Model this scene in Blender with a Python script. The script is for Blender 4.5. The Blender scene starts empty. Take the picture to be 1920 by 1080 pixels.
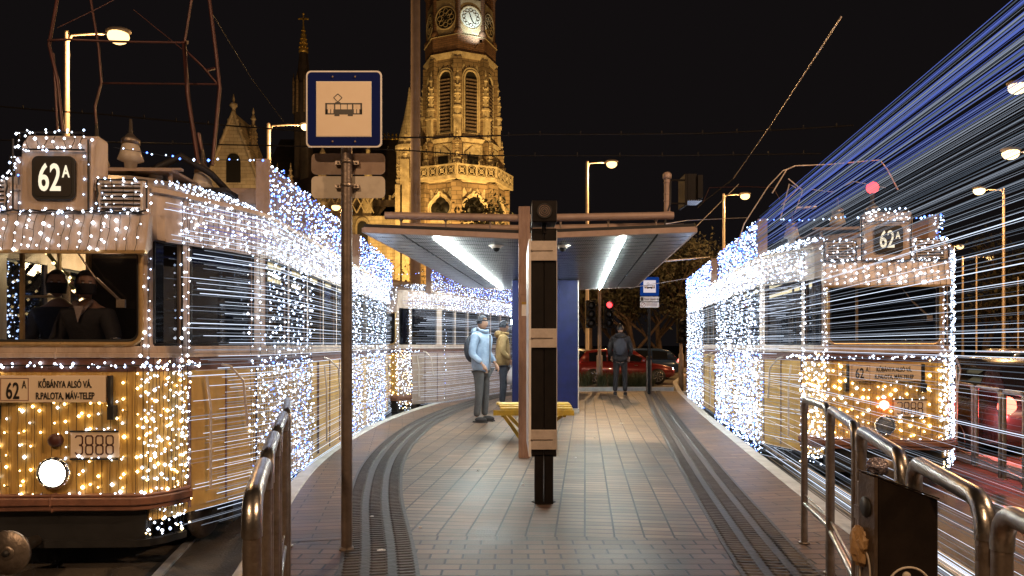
import bpy, math, random
from mathutils import Vector, Matrix
random.seed(7)
R = math.radians
C = bpy.context.scene.collection
S = bpy.context.scene
# ------------------------------------------------------------------ camera, world, exposure
F = 1300.0; EYE = 1.3; HZ = 645.0
cd = bpy.data.cameras.new('camera'); cam = bpy.data.objects.new('camera', cd); C.objects.link(cam)
cam.location = (0, 0, EYE); cam.rotation_euler = (R(90), 0, 0)
cd.sensor_width = 36; cd.lens = 36*F/1920; cd.shift_y = (HZ-540)/1920
cd.clip_start = 0.05; cd.clip_end = 2000
S.camera = cam
w = bpy.data.worlds.new('World'); S.world = w; w.use_nodes = True
bg = w.node_tree.nodes['Background']; bg.inputs[0].default_value = (0.9, 0.72, 0.76, 1); bg.inputs[1].default_value = 0.0062
S.view_settings.view_transform = 'Standard'; S.view_settings.look = 'None'
S.view_settings.exposure = 0.0; S.view_settings.gamma = 1.0
S.cycles.use_denoising = True
S.cycles.sample_clamp_indirect = 3.0
S.cycles.max_bounces = 6; S.cycles.transparent_max_bounces = 12

def W(px, py, d): return Vector(((px-960)/F*d, d, EYE-(py-HZ)/F*d))
WARM = (1.0, 0.56, 0.22)
def lamp_light(name, loc, e, col=WARM, r=0.15, parent=None, spot=None, aim=None, blend=0.6):
    l = bpy.data.lights.new(name, 'SPOT' if spot else 'POINT'); l.energy = e; l.color = col; l.shadow_soft_size = r
    o = bpy.data.objects.new(name, l); C.objects.link(o)
    if spot:
        l.spot_size = R(spot); l.spot_blend = blend
        o.rotation_euler = (Vector(aim)-Vector(loc)).to_track_quat('-Z', 'Y').to_euler()
    o.location = Vector(loc) - (parent.location if parent else Vector())
    if parent: o.parent = parent
    return o

# ------------------------------------------------------------------ materials
def _n(nt, t, **k):
    n = nt.nodes.new(t)
    for a, b in k.items(): setattr(n, a, b)
    return n
def mat(name, c1, c2=None, rough=.6, metal=0, scale=8, bump=0, bscale=None, stretch=(1,1,1), coat=0, contrast=(.35,.65), spec=.5):
    m = bpy.data.materials.new(name); m.use_nodes = True; nt = m.node_tree
    b = nt.nodes['Principled BSDF']; b.inputs['Roughness'].default_value = rough; b.inputs['Metallic'].default_value = metal
    b.inputs['Coat Weight'].default_value = coat; b.inputs['Specular IOR Level'].default_value = spec
    b.inputs['Base Color'].default_value = (*c1, 1)
    tc = _n(nt, 'ShaderNodeTexCoord'); mp = _n(nt, 'ShaderNodeMapping'); mp.inputs['Scale'].default_value = stretch
    nt.links.new(tc.outputs['Object'], mp.inputs[0])
    if c2:
        no = _n(nt, 'ShaderNodeTexNoise'); no.inputs['Scale'].default_value = scale; no.inputs['Detail'].default_value = 6; no.inputs['Roughness'].default_value = .65
        cr = _n(nt, 'ShaderNodeValToRGB'); cr.color_ramp.elements[0].position = contrast[0]; cr.color_ramp.elements[1].position = contrast[1]
        cr.color_ramp.elements[0].color = (*c1, 1); cr.color_ramp.elements[1].color = (*c2, 1)
        nt.links.new(mp.outputs[0], no.inputs['Vector']); nt.links.new(no.outputs[0], cr.inputs[0]); nt.links.new(cr.outputs[0], b.inputs['Base Color'])
        mr = _n(nt, 'ShaderNodeMapRange'); mr.inputs[3].default_value = max(.02, rough-.1); mr.inputs[4].default_value = min(1, rough+.12)
        nt.links.new(no.outputs[0], mr.inputs[0]); nt.links.new(mr.outputs[0], b.inputs['Roughness'])
    if bump:
        nb = _n(nt, 'ShaderNodeTexNoise'); nb.inputs['Scale'].default_value = bscale or scale*4; nb.inputs['Detail'].default_value = 5
        bp = _n(nt, 'ShaderNodeBump'); bp.inputs['Strength'].default_value = bump; bp.inputs['Distance'].default_value = .02
        nt.links.new(mp.outputs[0], nb.inputs['Vector']); nt.links.new(nb.outputs[0], bp.inputs['Height']); nt.links.new(bp.outputs[0], b.inputs['Normal'])
    return m
def em(name, col, s, sample=False):
    m = bpy.data.materials.new(name); m.use_nodes = True; nt = m.node_tree; nt.nodes.remove(nt.nodes['Principled BSDF'])
    e = _n(nt, 'ShaderNodeEmission'); e.inputs[0].default_value = (*col, 1); e.inputs[1].default_value = s
    nt.links.new(e.outputs[0], nt.nodes['Material Output'].inputs[0])
    m.cycles.emission_sampling = 'FRONT_BACK' if sample else 'NONE'
    return m
def brickmat(name, c1, c2, mortar, bw, rh, ms=.02, off=.5, rot=0, rough=.7, bump=.5, dirt=.5, axes='xy', scale_noise=1.5, warp=0):
    m = bpy.data.materials.new(name); m.use_nodes = True; nt = m.node_tree; b = nt.nodes['Principled BSDF']
    tc = _n(nt, 'ShaderNodeTexCoord'); mp = _n(nt, 'ShaderNodeMapping')
    mp.inputs['Rotation'].default_value = (R(90) if axes == 'xz' else 0, 0, rot)
    nt.links.new(tc.outputs['Object'], mp.inputs[0])
    br = _n(nt, 'ShaderNodeTexBrick'); br.offset = off; br.inputs['Scale'].default_value = 1
    br.inputs['Color1'].default_value = (*c1, 1); br.inputs['Color2'].default_value = (*c2, 1); br.inputs['Mortar'].default_value = (*mortar, 1)
    br.inputs['Mortar Size'].default_value = ms; br.inputs['Mortar Smooth'].default_value = .3; br.inputs['Bias'].default_value = 0
    br.inputs['Brick Width'].default_value = bw; br.inputs['Row Height'].default_value = rh
    nt.links.new(mp.outputs[0], br.inputs['Vector'])
    no = _n(nt, 'ShaderNodeTexNoise'); no.inputs['Scale'].default_value = scale_noise; no.inputs['Detail'].default_value = 8; no.inputs['Roughness'].default_value = .7
    nt.links.new(tc.outputs['Object'], no.inputs['Vector'])
    mr = _n(nt, 'ShaderNodeMapRange'); mr.inputs[1].default_value = .3; mr.inputs[2].default_value = .7; mr.inputs[3].default_value = 1-dirt; mr.inputs[4].default_value = 1+dirt*.4
    nt.links.new(no.outputs[0], mr.inputs[0])
    mx = _n(nt, 'ShaderNodeVectorMath', operation='MULTIPLY'); nt.links.new(br.outputs['Color'], mx.inputs[0]); nt.links.new(mr.outputs[0], mx.inputs[1])
    nt.links.new(mx.outputs[0], b.inputs['Base Color'])
    r2 = _n(nt, 'ShaderNodeMapRange'); r2.inputs[3].default_value = rough-.22; r2.inputs[4].default_value = min(1, rough+.2)
    nt.links.new(no.outputs[0], r2.inputs[0]); nt.links.new(r2.outputs[0], b.inputs['Roughness'])
    n2 = _n(nt, 'ShaderNodeTexNoise'); n2.inputs['Scale'].default_value = 60
    nt.links.new(tc.outputs['Object'], n2.inputs['Vector'])
    sb = _n(nt, 'ShaderNodeMath', operation='MULTIPLY_ADD'); sb.inputs[1].default_value = .25
    inv = _n(nt, 'ShaderNodeMath', operation='SUBTRACT'); inv.inputs[0].default_value = 1; nt.links.new(br.outputs['Fac'], inv.inputs[1])
    nt.links.new(n2.outputs[0], sb.inputs[0]); nt.links.new(inv.outputs[0], sb.inputs[2])
    bp = _n(nt, 'ShaderNodeBump'); bp.inputs['Strength'].default_value = bump; bp.inputs['Distance'].default_value = .01
    nt.links.new(sb.outputs[0], bp.inputs['Height']); nt.links.new(bp.outputs[0], b.inputs['Normal'])
    return m
def glassmat(name, tint=(.75,.8,.85), fac=.12):
    m = bpy.data.materials.new(name); m.use_nodes = True; nt = m.node_tree; nt.nodes.remove(nt.nodes['Principled BSDF'])
    t = _n(nt, 'ShaderNodeBsdfTransparent'); t.inputs[0].default_value = (*tint, 1)
    g = _n(nt, 'ShaderNodeBsdfGlossy'); g.inputs['Roughness'].default_value = .03
    x = _n(nt, 'ShaderNodeMixShader'); x.inputs[0].default_value = fac
    nt.links.new(t.outputs[0], x.inputs[1]); nt.links.new(g.outputs[0], x.inputs[2]); nt.links.new(x.outputs[0], nt.nodes['Material Output'].inputs[0])
    return m
M = {}
M['asphalt'] = mat('asphalt', (.055,.045,.038), (.10,.085,.07), .7, 0, 3, .5, 90)
M['trackbed'] = mat('trackbed', (.05,.042,.035), (.12,.10,.08), .6, 0, 2.2, .5, 60, contrast=(.4,.7))
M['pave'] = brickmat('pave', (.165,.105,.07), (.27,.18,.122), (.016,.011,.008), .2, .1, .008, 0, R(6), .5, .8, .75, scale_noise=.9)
M['pavenear'] = brickmat('pavenear', (.125,.074,.047), (.205,.127,.085), (.016,.01,.008), .2, .1, .008, .5, 0, .5, .8, .75, scale_noise=.9)  # own bond; darker colour also stands for light falling off towards the camera
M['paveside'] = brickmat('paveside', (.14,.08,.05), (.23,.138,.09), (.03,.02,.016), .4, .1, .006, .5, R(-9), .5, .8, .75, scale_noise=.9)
M['kerb'] = mat('kerb', (.42,.40,.38), (.6,.58,.55), .6, 0, 5, .3)
M['tactile'] = mat('tactile', (.03,.024,.022), (.062,.053,.048), .5, 0, 6, .3)
M['rail'] = mat('rail', (.55,.56,.6), (.35,.34,.34), .35, .5, 6)
M['steel'] = mat('steel', (.50,.47,.44), (.30,.27,.24), .3, 1, 14, .1, 40)
M['dullsteel'] = mat('dullsteel', (.33,.28,.24), (.2,.16,.13), .42, .9, 12, .2)
M['post'] = mat('post', (.24,.19,.16), (.15,.12,.10), .45, .7, 9, .15)
M['blackpost'] = mat('blackpost', (.007,.006,.006), (.014,.011,.010), .55, 0, 6, spec=.15)
M['silver'] = mat('silver', (.66,.58,.52), (.50,.43,.38), .4, .35, 10)
M['brace'] = mat('brace', (.42,.31,.26), (.34,.24,.20), .5, .15, 7, .1)
M['column'] = mat('column', (.33,.22,.17), (.24,.15,.115), .6, .1, 9, .3, stretch=(3,3,.6))
M['slat'] = mat('slat', (.30,.33,.36), (.20,.22,.25), .3, .85, 20)
M['slatgap'] = mat('slatgap', (.02,.022,.025), None, .8)
M['bluewall'] = mat('bluewall', (.005,.009,.065), (.003,.006,.042), .45, 0, 5, .05, spec=.3)
M['yellowpaint'] = mat('yellowpaint', (.50,.32,.03), (.3,.19,.03), .45, 0, 9, .1)
M['concrete'] = mat('concrete', (.33,.31,.28), (.24,.22,.20), .8, 0, 6, .3)
M['cream'] = mat('cream', (.56,.45,.38), (.30,.22,.17), .42, 0, 3.2, .12, 30, contrast=(.38,.78), stretch=(2.5,2.5,.7))
M['greyroof'] = mat('greyroof', (.46,.39,.33), (.25,.20,.17), .55, 0, 4, .2)
M['tramyellow'] = mat('tramyellow', (.58,.36,.10), (.40,.23,.06), .42, 0, 3, .08, stretch=(6,1,.6), contrast=(.3,.75))
M['planks'] = mat('planks', (.60,.38,.11), (.42,.25,.07), .42, 0, 3.5, .15, 30, stretch=(9,1,.4), contrast=(.3,.75))
M['brown'] = mat('brown', (.16,.07,.045), (.10,.045,.03), .4, 0, 6, .1)
M['bumper'] = mat('bumper', (.26,.12,.08), (.15,.07,.05), .45, 0, 8, .2)
M['goldrim'] = mat('goldrim', (.65,.45,.22), (.45,.3,.14), .3, .5, 10)
M['black'] = mat('black', (.012,.012,.013), (.02,.02,.022), .55, 0, 6)
M['rubber'] = mat('rubber', (.015,.015,.016), None, .5)
M['interior'] = mat('interior', (.30,.25,.16), (.2,.16,.1), .6, 0, 3)
M['darkint'] = mat('darkint', (.03,.025,.02), (.02,.016,.014), .6, 0, 3)
M['insul'] = mat('insul', (.48,.42,.34), (.38,.32,.26), .4, 0, 10)
M['pantored'] = mat('pantored', (.09,.03,.028), (.06,.025,.022), .4, .2, 8)
M['sign_cream'] = mat('sign_cream', (.84,.70,.53), (.78,.62,.45), .5, 0, 2)
M['sign_white'] = mat('sign_white', (.75,.72,.70), (.68,.65,.63), .45, 0, 4)
M['sign_blue'] = mat('sign_blue', (.006,.014,.11), None, .8, spec=.1)
M['plate_tan'] = mat('plate_tan', (.28,.20,.15), (.22,.15,.11), .6, 0, 18)
M['plate_grey'] = mat('plate_grey', (.52,.46,.38), (.42,.36,.29), .6, 0, 12, contrast=(.45,.7))
M['ink'] = mat('ink', (.018,.014,.012), None, .5)
M['redink'] = mat('redink', (.18,.04,.03), None, .5)
M['maroon'] = mat('maroon', (.07,.02,.015), None, .5)
M['binblack'] = mat('binblack', (.010,.007,.006), (.022,.015,.011), .4, .1, 5, .15, spec=.25)
M['binside'] = mat('binside', (.13,.095,.07), (.07,.05,.04), .45, .4, 9, .2)
M['kraft'] = mat('kraft', (.42,.26,.12), (.30,.18,.08), .5, 0, 9, .5)
M['foil'] = mat('foil', (.5,.45,.5), (.06,.05,.08), .25, .7, 30, .6)
M['wire'] = mat('wire', (.01,.01,.012), None, .45)
M['cable'] = mat('cable', (.02,.018,.018), None, .6, 0, spec=.2)
M['lampgrey'] = mat('lampgrey', (.50,.42,.34), (.42,.34,.27), .45, .3, 6)
M['mast'] = mat('mast', (.36,.27,.22), (.27,.20,.16), .6, .1, 5, .3)
M['stone'] = brickmat('stone', (.30,.21,.12), (.22,.15,.085), (.10,.07,.04), .9, .38, .03, .5, 0, .85, .7, .45, 'xz', .35)
M['plaster'] = brickmat('plaster', (.60,.50,.33), (.50,.40,.25), (.33,.26,.16), .7, .3, .02, .5, 0, .85, .7, .5, 'xz', .35)
M['redbrick'] = brickmat('redbrick', (.25,.13,.075), (.18,.09,.055), (.09,.06,.04), .5, .18, .02, .5, 0, .85, .7, .4, 'xz', .6)
M['trimstone'] = mat('trimstone', (.50,.41,.27), (.32,.25,.15), .8, 0, 2.5, .5, 8)
M['darkhole'] = mat('darkhole', (.012,.010,.008), None, .6)
M['rooftile'] = mat('rooftile', (.035,.028,.025), (.07,.05,.04), .6, 0, 1.5, .4)
M['clockface'] = mat('clockface', (.75,.78,.74), None, .6)
M['gold'] = mat('gold', (.8,.55,.15), (.6,.38,.08), .35, .6, 4)
M['bark'] = mat('bark', (.10,.065,.045), (.06,.04,.03), .85, 0, 8, .5)
M['leafdark'] = mat('leafdark', (.055,.045,.025), (.03,.032,.016), .8, 0, 3)
M['grass'] = mat('grass', (.05,.06,.02), (.09,.085,.035), .75, 0, 4)
M['soil'] = mat('soil', (.06,.04,.03), (.04,.03,.02), .9, 0, 6, .5)
M['skin'] = mat('skin', (.46,.27,.19), (.40,.22,.15), .5, 0, 6)
M['hair'] = mat('hair', (.02,.014,.011), None, .5)
M['navy'] = mat('navy', (.03,.035,.05), (.05,.055,.075), .8, 0, 9, .3)
M['lightblue'] = mat('lightblue', (.34,.45,.62), (.22,.31,.47), .5, 0, 7, .5, 10)
M['ochre'] = mat('ochre', (.42,.28,.12), (.30,.19,.08), .7, 0, 7, .5, 10)
M['trouser'] = mat('trouser', (.05,.05,.055), (.08,.08,.085), .8, 0, 7, .5, 14)
M['cloth_black'] = mat('cloth_black', (.016,.014,.016), (.028,.024,.026), .8, 0, 8, .3)
M['shirt'] = mat('shirt', (.45,.36,.33), (.3,.22,.2), .7, 0, 40)
M['bag'] = mat('bag', (.6,.58,.58), (.42,.34,.34), .5, 0, 5, .3)
M['carblack'] = mat('carblack', (.05,.045,.055), (.08,.07,.085), .25, .4, 3, coat=1)
M['carred'] = mat('carred', (.20,.02,.02), None, .25, .2, coat=1)
M['carsilver'] = mat('carsilver', (.3,.31,.33), (.25,.26,.28), .3, .6, 3, coat=1)
M['carblue'] = mat('carblue', (.03,.06,.14), None, .25, .3, coat=1)
M['carglass'] = mat('carglass', (.012,.014,.018), None, .06)
M['chrome'] = mat('chrome', (.8,.8,.8), None, .1, 1)
M['alley'] = mat('alley', (.5,.5,.52), None, .25, 1)
M['glass'] = glassmat('glass', (.85,.86,.88), .05)
M['glassdark'] = glassmat('glassdark', (.35,.38,.44), .10)
M['lensglass'] = mat('lensglass', (.35,.38,.42), (.2,.22,.25), .1, .6, 30, .5)
M['white_line'] = mat('white_line', (.6,.6,.58), (.4,.4,.38), .6, 0, 5)
M['led_cool'] = em('led_cool', (.55,.70,1.0), 5.5)
M['led_white'] = em('led_white', (.80,.87,1.0), 8)
M['led_blue'] = em('led_blue', (.10,.22,1.0), 7)
M['led_warm'] = em('led_warm', (1.0,.72,.32), 17)
M['str_white'] = em('str_white', (.72,.82,1.0), 1.5)
M['str_grey'] = em('str_grey', (.62,.70,.85), .42)
M['str_blue'] = em('str_blue', (.16,.24,.85), .62)
M['str_dim'] = em('str_dim', (.50,.62,.80), .22)
M['str_warm'] = em('str_warm', (1.0,.72,.48), .5)
M['tube'] = em('tube', (.88,.97,.90), 240, True)
M['display'] = em('display', (1.0,.86,.62), 1.15)
M['headlight'] = em('headlight', (1.0,.93,.78), 22, True)
M['sodium'] = em('sodium', (1.0,.62,.24), 3.4)
M['sodium_w'] = em('sodium_w', (1.0,.74,.36), 4.2)
M['coldlamp'] = em('coldlamp', (.55,.8,1.0), 30)
M['redlamp'] = em('redlamp', (1.0,.045,.05), 5)
M['taillamp'] = em('taillamp', (1.0,.16,.12), 12)
M['brakelamp'] = em('brakelamp', (1.0,.14,.09), 6)
M['bulbwarm'] = em('bulbwarm', (1.0,.70,.30), 6)
M['cabinlight'] = em('cabinlight', (1.0,.80,.42), 3.0, True)

# ------------------------------------------------------------------ mesh builder
class MB:
    def __init__(s, off=(0,0,0)):
        s.v = []; s.f = []; s.m = []; s.sm = []; s.off = Vector(off); s.X = None
    def add(s, vs, fs, mi=0, smooth=False):
        b = len(s.v)
        for p in vs:
            p = Vector(p)
            if s.X is not None: p = s.X @ p
            s.v.append(tuple(p-s.off))
        for f in fs:
            s.f.append(tuple(b+i for i in f)); s.m.append(mi); s.sm.append(smooth)
        return s
    def box(s, x0, x1, y0, y1, z0, z1, mi=0):
        vs = [(x,y,z) for x in (x0,x1) for y in (y0,y1) for z in (z0,z1)]
        return s.add(vs, [(0,1,3,2),(4,6,7,5),(0,4,5,1),(2,3,7,6),(0,2,6,4),(1,5,7,3)], mi)
    def obox(s, c, sx, sy, sz, rz=0, mi=0, rx=0, ry=0):
        m = Matrix.Translation(c) @ Matrix.Rotation(rz,4,'Z') @ Matrix.Rotation(ry,4,'Y') @ Matrix.Rotation(rx,4,'X')
        vs = [m @ Vector((x*sx/2,y*sy/2,z*sz/2)) for x in (-1,1) for y in (-1,1) for z in (-1,1)]
        return s.add(vs, [(0,1,3,2),(4,6,7,5),(0,4,5,1),(2,3,7,6),(0,2,6,4),(1,5,7,3)], mi)
    def tube(s, p0, p1, r0, r1=None, n=8, mi=0, caps=True):
        return s.path([p0,p1], [r0, r0 if r1 is None else r1], n, mi, caps)
    def path(s, pts, r, n=8, mi=0, caps=True, closed=False):
        pts = [Vector(p) for p in pts]; k = len(pts)
        if not isinstance(r, (list,tuple)): r = [r]*k
        vs = []; a = None
        for i, p in enumerate(pts):
            if closed: t = (pts[(i+1)%k]-pts[i-1])
            else: t = (pts[min(i+1,k-1)]-pts[max(i-1,0)])
            if t.length < 1e-9: t = Vector((0,0,1))
            t.normalize()
            if a is None: a = t.orthogonal().normalized()
            else:
                a = a - t*a.dot(t)
                a = t.orthogonal().normalized() if a.length < 1e-6 else a.normalized()
            b = t.cross(a)
            for j in range(n):
                q = 2*math.pi*j/n; vs.append(p + (a*math.cos(q)+b*math.sin(q))*r[i])
        fs = []
        for i in range(k if closed else k-1):
            i2 = (i+1)%k
            for j in range(n):
                fs.append((i*n+j, i*n+(j+1)%n, i2*n+(j+1)%n, i2*n+j))
        s.add(vs, fs, mi, n > 4)
        if caps and not closed:
            s.add(vs[:n][::-1], [tuple(range(n))], mi); s.add(vs[-n:], [tuple(range(n))], mi)
        return s
    def lathe(s, prof, c=(0,0,0), n=16, mi=0, axis='z', smooth=True):
        c = Vector(c); vs = []
        for r, z in prof:
            for j in range(n):
                q = 2*math.pi*j/n; x, y = r*math.cos(q), r*math.sin(q)
                p = (x,y,z) if axis == 'z' else ((x,-z,y) if axis == 'y' else (z,x,y))
                vs.append(c+Vector(p))
        fs = [(i*n+j, i*n+(j+1)%n, (i+1)*n+(j+1)%n, (i+1)*n+j) for i in range(len(prof)-1) for j in range(n)]
        fs.append(tuple(range(n))[::-1]); fs.append(tuple((len(prof)-1)*n+j for j in range(n)))
        return s.add(vs, fs, mi, smooth)
    def prism(s, poly, ext, mi=0):
        n = len(poly); e = Vector(ext); a = [Vector(p) for p in poly]
        vs = a + [p+e for p in a]
        fs = [tuple(range(n))[::-1], tuple(range(n,2*n))] + [(i,(i+1)%n,n+(i+1)%n,n+i) for i in range(n)]
        return s.add(vs, fs, mi)
    def octa(s, c, r, mi=0):
        x, y, z = c
        return s.add([(x+r,y,z),(x-r,y,z),(x,y+r,z),(x,y-r,z),(x,y,z+r),(x,y,z-r)],
                     [(0,2,4),(2,1,4),(1,3,4),(3,0,4),(2,0,5),(1,2,5),(3,1,5),(0,3,5)], mi)
    def ball(s, c, r, n=10, mi=0, sc=(1,1,1)):
        c = Vector(c); vs = []; fs = []; k = n//2+1
        for i in range(1, k):
            t = math.pi*i/k
            for j in range(n):
                q = 2*math.pi*j/n; vs.append(c+Vector((r*sc[0]*math.sin(t)*math.cos(q), r*sc[1]*math.sin(t)*math.sin(q), r*sc[2]*math.cos(t))))
        for i in range(k-2):
            for j in range(n): fs.append((i*n+j,(i+1)*n+j,(i+1)*n+(j+1)%n,i*n+(j+1)%n))
        a = len(vs); vs += [c+Vector((0,0,r*sc[2])), c-Vector((0,0,r*sc[2]))]
        for j in range(n): fs += [(a,j,(j+1)%n),(a+1,(k-2)*n+(j+1)%n,(k-2)*n+j)]
        return s.add(vs, fs, mi, True)
    def build(s, name, mats, parent=None, bevel=0, kind=None, loc=None):
        me = bpy.data.meshes.new(name); me.from_pydata(s.v, [], s.f)
        if not isinstance(mats, (list,tuple)): mats = [mats]
        for m in mats: me.materials.append(M[m] if isinstance(m, str) else m)
        me.polygons.foreach_set('material_index', s.m); me.polygons.foreach_set('use_smooth', s.sm); me.update()
        o = bpy.data.objects.new(name, me); C.objects.link(o)
        if parent: o.parent = parent
        if loc is not None: o.location = loc
        if bevel:
            b = o.modifiers.new('bevel', 'BEVEL'); b.width = bevel; b.segments = 2; b.limit_method = 'ANGLE'
        if kind: o['kind'] = kind
        return o
def tag(o, label, cat, group=None):
    o['label'] = label; o['category'] = cat
    if group: o['group'] = group
    return o
def thing(name, label, cat, loc=(0,0,0), rz=0, group=None):
    o = bpy.data.objects.new(name, None); C.objects.link(o); o.location = loc; o.rotation_euler = (0,0,rz); o.empty_display_size = .2
    return tag(o, label, cat, group)
def text(s, name, parent, loc, size, m, sx=1.0, rot=(R(90),0,0), align='CENTER', off=(0,0,0), ext=.0015, bold=0):
    cu = bpy.data.curves.new(name, 'FONT'); cu.body = s; cu.size = size; cu.extrude = ext; cu.align_x = align; cu.offset = bold; cu.resolution_u = 4
    t = bpy.data.objects.new('tmp', cu); C.objects.link(t); bpy.context.view_layer.update()
    me = bpy.data.meshes.new_from_object(t); bpy.data.objects.remove(t)
    me.transform(Matrix.Translation(Vector(loc)-Vector(off)) @ Matrix.Rotation(rot[2],4,'Z') @ Matrix.Rotation(rot[0],4,'X') @ Matrix.Diagonal((sx,1,1,1)))
    me.materials.clear(); me.materials.append(M[m])
    o = bpy.data.objects.new(name, me); C.objects.link(o); o.parent = parent
    return o
def dup(o, parent=None):
    c = o.copy(); C.objects.link(c)
    if parent: c.parent = parent
    for ch in [x for x in o.children]: dup(ch, c)
    return c
def lerp(tab, y):
    if y <= tab[0][0]: return tab[0][1]
    for (a, p), (b, q) in zip(tab, tab[1:]):
        if y <= b: return p+(q-p)*(y-a)/(b-a)
    return tab[-1][1]

# ------------------------------------------------------------------ ground, platform, tracks
GZ = -.35
MB().add([(-400,-60,GZ),(400,-60,GZ),(400,600,GZ),(-400,600,GZ)], [(0,1,2,3)]).build('street_asphalt', 'asphalt', kind='structure')
KL = [(-4,-.45),(0,-1.0),(2,-1.28),(3.9,-1.56),(4.3,-1.65),(5.5,-1.92),(7.04,-2.17),(8.2,-2.27),(9.4,-2.31),(11.2,-2.28),(13,-2.12),(14.5,-1.88),(16,-1.58),(17.4,-1.2),(18.3,-.82),(19.2,-.35)]
KR = [(-4,1.5),(0,1.95),(3.9,2.33),(4.5,2.41),(6.4,2.67),(9.1,3.07),(12.5,3.58),(18.8,4.62),(24,5.7),(32,8.2)]
def smooth(tab):
    ys = [tab[0][0]+i*.25 for i in range(int((tab[-1][0]-tab[0][0])/.25)+1)]
    r = [(y, lerp(tab, y)) for y in ys]
    for _ in range(6): r = [r[0]]+[(r[i][0], (r[i-1][1]+2*r[i][1]+r[i+1][1])/4) for i in range(1,len(r)-1)]+[r[-1]]
    return r
KL = smooth(KL); KR = smooth(KR)
def offs(tab, d, y0=-4, y1=99):     # polyline displaced sideways by d (positive = +x side)
    out = []
    for i, (y, x) in enumerate(tab):
        if y < y0 or y > y1: continue
        a = tab[max(0,i-1)]; b = tab[min(len(tab)-1,i+1)]
        t = Vector((b[1]-a[1], b[0]-a[0])).normalized(); out.append((x+t.y*d, y-t.x*d))
    return out
def ribbon(mb, tab, d0, d1, z0, z1, y0=-4, y1=99, mi=0):
    A = offs(tab, d0, y0, y1); B = offs(tab, d1, y0, y1); n = len(A); vs = []
    for (ax, ay), (bx, by) in zip(A, B): vs += [(ax,ay,z0),(ax,ay,z1),(bx,by,z1),(bx,by,z0)]
    fs = []
    for i in range(n-1):
        k = 4*i
        for j in range(4): fs.append((k+j, k+(j+1)%4, k+4+(j+1)%4, k+4+j))
    fs += [(0,1,2,3), (4*n-1,4*n-2,4*n-3,4*n-4)]
    mb.add(vs, fs, mi)
YE = 19.2
def fill(mb, A, B, z):
    n = min(len(A), len(B))
    vs = [(*A[i], z) for i in range(n)]+[(*B[i], z) for i in range(n)]
    mb.add(vs, [(i,i+1,n+i+1,n+i) for i in range(n-1)])
mb = MB(); L = offs(KL,.14,-4,YE); Rr = offs(KR,-.14,-4,YE); n = min(len(L),len(Rr))
vs = []
for i in range(n): vs += [(*L[i],GZ),(*L[i],-.004),(*Rr[i],-.004),(*Rr[i],GZ)]
fs = [(4*i+j,4*i+(j+1)%4,4*i+4+(j+1)%4,4*i+4+j) for i in range(n-1) for j in range(4)]+[(0,1,2,3),(4*n-1,4*n-2,4*n-3,4*n-4)]
mb.add(vs, fs).build('platform_slab', 'concrete', kind='structure')
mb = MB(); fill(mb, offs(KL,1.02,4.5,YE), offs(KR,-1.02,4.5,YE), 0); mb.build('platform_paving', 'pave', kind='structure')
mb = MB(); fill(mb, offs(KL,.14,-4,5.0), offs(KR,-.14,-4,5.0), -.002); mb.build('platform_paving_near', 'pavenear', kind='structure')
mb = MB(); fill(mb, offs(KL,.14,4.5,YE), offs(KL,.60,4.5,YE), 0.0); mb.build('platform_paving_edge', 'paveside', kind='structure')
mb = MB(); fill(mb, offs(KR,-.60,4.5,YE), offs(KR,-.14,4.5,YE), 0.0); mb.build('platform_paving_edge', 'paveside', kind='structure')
for tab, sg in ((KL,1),(KR,-1)):
    mb = MB(); ribbon(mb, tab, 0, sg*.14, GZ, .006, -4, YE if tab is KL else 30); mb.build('platform_kerb', 'kerb', bevel=.012, kind='structure')
    mb = MB()
    ribbon(mb, tab, sg*.58, sg*1.04, -.003, .004, -4, YE)
    for col in range(3):
        o1 = offs(tab, sg*(.60+col*.15), -1, YE); 
        dist = 0; pts = offs(tab, sg*(.655+col*.155), .5, YE)
        acc = 0
        for i in range(len(pts)-1):
            a = Vector((*pts[i],0)); b = Vector((*pts[i+1],0)); l = (b-a).length
            while acc < l:
                p = a+(b-a)*acc/l; ang = math.atan2((b-a).y, (b-a).x)-math.pi/2
                mm = Matrix.Translation((p.x,p.y,.004)) @ Matrix.Rotation(ang,4,'Z')
                hx, hy, h = .056, .017, .007
                vs = [mm @ Vector(q) for q in ((-hx,0,0),(-hx*.7,-hy,0),(hx*.7,-hy,0),(hx,0,0),(hx*.7,hy,0),(-hx*.7,hy,0),(-hx*.8,0,h),(-hx*.6,-hy*.6,h),(hx*.6,-hy*.6,h),(hx*.8,0,h),(hx*.6,hy*.6,h),(-hx*.6,hy*.6,h))]
                mb.add(vs, [(6,7,8,9,10,11)]+[(j,(j+1)%6,6+(j+1)%6,6+j) for j in range(6)])
                acc += .052
            acc -= l
    mb.build('tactile_paving', 'tactile', kind='structure')
mb = MB(); ribbon(mb, KL, -.1, -3.6, GZ, GZ+.01, -4, YE); mb.build('tram_trackbed', 'trackbed', kind='structure')
mb = MB(); ribbon(mb, KR, .1, 3.2, GZ, GZ+.01, -4, 30); mb.build('tram_trackbed', 'trackbed', kind='structure')
for tab, sg, ye in ((KL,-1,YE),(KR,1,30)):
    for d in (.70, 2.135):
        mb = MB(); ribbon(mb, tab, sg*(d-.035), sg*(d+.03), GZ, GZ+.03, -4, ye); mb.build('tram_rail', 'rail', kind='structure')
        mb = MB(); ribbon(mb, tab, sg*(d+.03), sg*(d+.09), GZ, GZ+.014, -4, ye); mb.build('rail_groove', 'black', kind='structure')
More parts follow.
